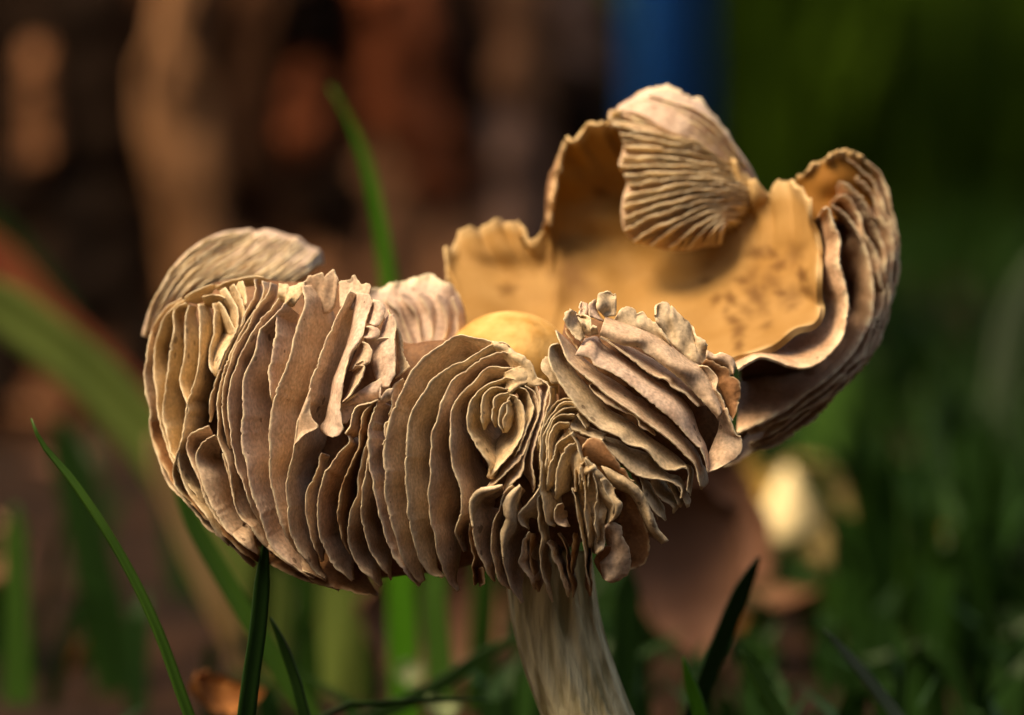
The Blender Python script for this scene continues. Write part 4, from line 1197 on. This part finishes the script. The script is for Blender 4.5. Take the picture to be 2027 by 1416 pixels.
blade("1870,1080 1850,1180 1840,1300 1830,1416", 46, 70, 6500, 'grass_mid', 'mid green blurred blade between the two dark tall ones')
blade("1600,1120 1640,1200 1680,1300 1700,1416", 60, 90, 4500, 'grass_mid', 'green blurred blade bending left below the bright spot')
blade("1530,1150 1600,1170 1700,1220 1760,1300", 50, 80, 5500, 'grass_mid', 'green blurred blade arching over at lower right')
blade("-60,400 20,500 90,600 150,700 240,800", 60, 100, 9000, 'grass_dark', 'dark green blurred blade slanting across the upper left edge')
blade("-80,430 -10,500 50,570 110,640 190,720", 60, 80, 7500, 'grass_red', 'reddish dead blade slanting at the left edge above the olive one')
blade("1660,700 1640,820 1610,960 1600,1100", 70, 110, 6500, 'grass_mid', 'broad green blurred blade under the right lobe, beside the bright spot')

# far grass: a blurred mass nobody could count
V, F, FMt = [], [], []
n = 3600
for i in range(n):
    yy = 0.37 + 1.5 * rng.random() ** 1.5
    xx = (rng.random() - 0.5) * 0.42 * (yy + 0.1)
    if yy > TR_Z - 0.02 and abs(xx - TR_X) < 0.12:
        continue
    sx = xx / yy * DPX + 1013
    if sx < 950 and rng.random() < 0.94:
        continue
    if 1420 < sx < 1680 and yy < 0.48:
        continue
    hgt = (0.007 + 0.009 * rng.random()) if sx < 1150 else (0.009 + 0.014 * rng.random())
    if yy > 1.0:
        hgt *= 1.8
    a = rng.random() * 6.28
    w = 0.0008 + 0.0010 * rng.random()
    lx, ly = 0.007 * rng.standard_normal(2)
    dx, dy = math.cos(a) * w, math.sin(a) * w
    b = len(V)
    V += [(xx - dx, yy - dy, -0.006), (xx + dx, yy + dy, -0.006), (xx + dx + lx * 0.4, yy + dy + ly * 0.4, hgt * 0.6),
          (xx - dx + lx * 0.4, yy - dy + ly * 0.4, hgt * 0.6), (xx + lx, yy + ly, hgt)]
    F += [(b, b + 1, b + 2, b + 3), (b + 3, b + 2, b + 4)]
    q = 0 if rng.random() < 0.45 else 1
    FMt += [q, q]
for i in range(800):                     # short turf close to the stem
    yy = 0.29 + 0.16 * rng.random()
    xx = (rng.random() - 0.5) * 0.34 * yy * 1.3
    if xx < -0.004 and rng.random() < 0.9:
        continue
    hgt = 0.003 + 0.005 * rng.random()
    a = rng.random() * 6.28
    w = 0.0005 + 0.0006 * rng.random()
    lx, ly = 0.004 * rng.standard_normal(2)
    dx, dy = math.cos(a) * w, math.sin(a) * w
    b = len(V)
    V += [(xx - dx, yy - dy, -0.006), (xx + dx, yy + dy, -0.006), (xx + dx + lx * 0.4, yy + dy + ly * 0.4, hgt * 0.6),
          (xx - dx + lx * 0.4, yy - dy + ly * 0.4, hgt * 0.6), (xx + lx, yy + ly, hgt)]
    F += [(b, b + 1, b + 2, b + 3), (b + 3, b + 2, b + 4)]
    q = 1
    FMt += [q, q]
far = mesh_ob('grass', V, F, [M['turf'], M['grass_dark']], fmat=FMt, smooth=False)
far['kind'] = 'stuff'
tag(far, 'blurred mass of short green grass between the mushroom and the bushes', 'grass')


V, F = [], []
for i in range(5200):                      # long grass in front of the bushes, right of the post
    yy = 1.62 + 0.6 * rng.random()
    xx = 0.02 + 0.46 * rng.random() ** 1.15
    hgt = (0.10 + 0.14 * rng.random()) * (1.0 if xx < 0.2 else 0.75)
    a = rng.random() * 6.28
    w = 0.003 + 0.003 * rng.random()
    lx, ly = 0.04 * rng.standard_normal(2)
    dx, dy = math.cos(a) * w, math.sin(a) * w
    b = len(V)
    V += [(xx - dx, yy - dy, -0.006), (xx + dx, yy + dy, -0.006), (xx + dx + lx * 0.4, yy + dy + ly * 0.4, hgt * 0.6),
          (xx - dx + lx * 0.4, yy - dy + ly * 0.4, hgt * 0.6), (xx + lx, yy + ly, hgt)]
    F += [(b, b + 1, b + 2, b + 3), (b + 3, b + 2, b + 4)]
tall = mesh_ob('grass', V, F, M['grass_deep'], smooth=False)
tall['kind'] = 'stuff'
tag(tall, 'deep green long grass in front of the bushes right of the blue post', 'grass')


# fallen leaves
def leaf_mesh(name, mat, L, W, curl, seed):
    r = np.random.default_rng(seed)
    n, m = 13, 7
    u = np.linspace(0, 1, n)
    wv = W * np.sin(np.pi * u ** 0.8) ** 0.8 * (1 + 0.08 * r.standard_normal(n)) + 0.0002
    v = np.linspace(-1, 1, m)
    X = (u[:, None] - 0.5) * L * np.ones((1, m))
    Y = wv[:, None] * v[None]
    Z = curl * L * ((u[:, None] - 0.5) ** 2 * 1.6 + (np.abs(v[None]) ** 1.6) * 0.35 + 0.03 * r.standard_normal((n, m))) + 0.001
    G = np.stack([X, Y, Z], -1)
    nu, nv = n, m
    Nm = grid_normals(G)
    V = np.concatenate([(G + Nm * 0.00018).reshape(-1, 3), (G - Nm * 0.00018).reshape(-1, 3)])
    o = nu * nv
    F = []
    for i in range(nu - 1):
        for j in range(nv - 1):
            k = i * nv + j
            F.append((k, k + nv, k + nv + 1, k + 1))
            F.append((k + 1 + o, k + nv + 1 + o, k + nv + o, k + o))
    for i in range(nu - 1):
        F.append((i * nv, i * nv + o, (i + 1) * nv + o, (i + 1) * nv)[::-1])
        e = nv - 1
        F.append((i * nv + e, (i + 1) * nv + e, (i + 1) * nv + e + o, i * nv + e + o)[::-1])
    me = bpy.data.meshes.new(name)
    me.from_pydata([tuple(p) for p in V], [], F)
    me.materials.append(mat)
    me.polygons.foreach_set('use_smooth', np.full(len(me.polygons), True))
    return me


LM = {}
for i, (mt, L, W, cu) in enumerate([('leaf_brown', 0.016, 0.0048, 0.4), ('leaf_pink', 0.013, 0.0042, 0.3), ('leaf_rust', 0.010, 0.0034, 0.5),
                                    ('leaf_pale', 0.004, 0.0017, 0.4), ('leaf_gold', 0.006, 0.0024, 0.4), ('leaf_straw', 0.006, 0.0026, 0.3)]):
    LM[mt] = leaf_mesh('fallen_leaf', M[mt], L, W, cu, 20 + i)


def leaf(mt, loc, rot, scale, label, group=None):
    o = bpy.data.objects.new('fallen_leaf', LM[mt])
    C.objects.link(o)
    o.location = loc
    o.rotation_euler = rot
    o.scale = (scale,) * 3
    return tag(o, label, 'fallen leaf', group)


def at(px, py, d):
    return tuple(P((px, py, d)))


leaf('leaf_rust', at(425, 1405, 1300), (0.7, 0.2, 0.5), 0.6, 'curled rust brown leaf at the bottom left between the grass blades')
leaf('leaf_pale', at(868, 1418, 1500), (0.7, 0.1, 0.3), 0.7, 'pale green leaf at the bottom edge left of the stem, lower one')
leaf('leaf_pale', at(820, 1340, 2600), (1.1, 0.2, -0.4), 0.6, 'pale green leaf left of the stem, just above the lower pale one')
leaf('leaf_pink', at(1335, 1120, 2700), (1.45, 1.35, 0.2), 1.35, 'large pinkish brown leaf leaning upright right of the stem')
leaf('leaf_pink', at(1400, 1020, 3600), (1.45, 0.9, 0.1), 1.2, 'second pinkish brown leaf leaning upright above the first one, right of the stem')
leaf('leaf_gold', at(1450, 950, 4800), (1.4, 0.5, 0.0), 1.3, 'tan yellow leaf just under the right cap lobe, left of the bright spot')  # stands in for the beige halo beside the bright spot
leaf('leaf_straw', at(1572, 1005, 6000), (1.45, 1.25, 0.2), 2.1, 'large pale gold leaf leaning upright behind the small pointed mushroom')  # added upright to spread a halo of light round the small mushroom
leaf('leaf_gold', at(1705, 1050, 6000), (1.4, 1.2, 0.0), 0.7, 'small gold leaf caught in grass right of the bright spot')
leaf('leaf_gold', at(1885, 1060, 6000), (1.4, 0.2, 0.4), 0.6, 'small gold leaf caught among the dark blades near the right edge')
leaf('leaf_pink', at(780, 1230, 3300), (1.4, 1.3, 0.3), 1.0, 'pinkish brown leaf standing behind the green blades left of the stem')
leaf('leaf_pink', at(915, 1220, 3500), (1.4, 1.4, -0.3), 1.1, 'pinkish brown leaf standing between the vivid blade and the stem')
leaf('leaf_rust', at(170, 1330, 4800), (1.3, 1.3, 0.4), 1.0, 'dark red brown leaf standing at the lower left behind the thin blade')
for i in range(70):
    yy = 0.36 + 0.75 * rng.random()
    xx = (rng.random() - 0.5) * 0.36 * (yy + 0.1)
    if abs(xx - TR_X) < 0.11 and yy > TR_Z - 0.02 or xx / yy > 0.065:
        continue
    lm = random.choice(['leaf_brown', 'leaf_brown', 'leaf_pink', 'leaf_rust'])
    leaf(lm, (xx, yy, 0.001),
         (0.3 * rng.standard_normal(), 0.3 * rng.standard_normal(), 6.28 * rng.random()), 0.6 + 0.5 * rng.random(),
         {'leaf_brown': 'plain brown fallen leaf lying in the blurred litter', 'leaf_pink': 'pinkish brown fallen leaf lying in the blurred litter',
          'leaf_rust': 'rust coloured fallen leaf lying in the blurred litter'}[lm],
         {'leaf_brown': 'plain brown leaves in the litter', 'leaf_pink': 'pinkish leaves in the litter', 'leaf_rust': 'rust coloured leaves in the litter'}[lm])

# the bright blurred neighbour
nb = thing('mushroom', 'small pale yellow pointed mushroom glowing out of focus under the right lobe', 'mushroom', tuple(np.array(at(1565, 1000, 5500)) * np.array([1, 1, 0])))
base = np.array(at(1560, 1062, 5500))
hz = base[2] + 0.004
for nm, prof in (('cap', [(0.0003, 0.0088), (0.0014, 0.0076), (0.0027, 0.0054), (0.0038, 0.0026), (0.0043, 0.0002), (0.0040, -0.0006), (0.0010, 0.0006)]),
                 ('stem', [(0.0009, -hz), (0.0007, -hz * 0.4), (0.0006, 0.001)])):
    lathe([(r * (0.8 if nm == 'cap' else 1), z * (0.9 if nm == 'cap' else 1)) for r, z in prof], M['cream'], nm, nb, base)
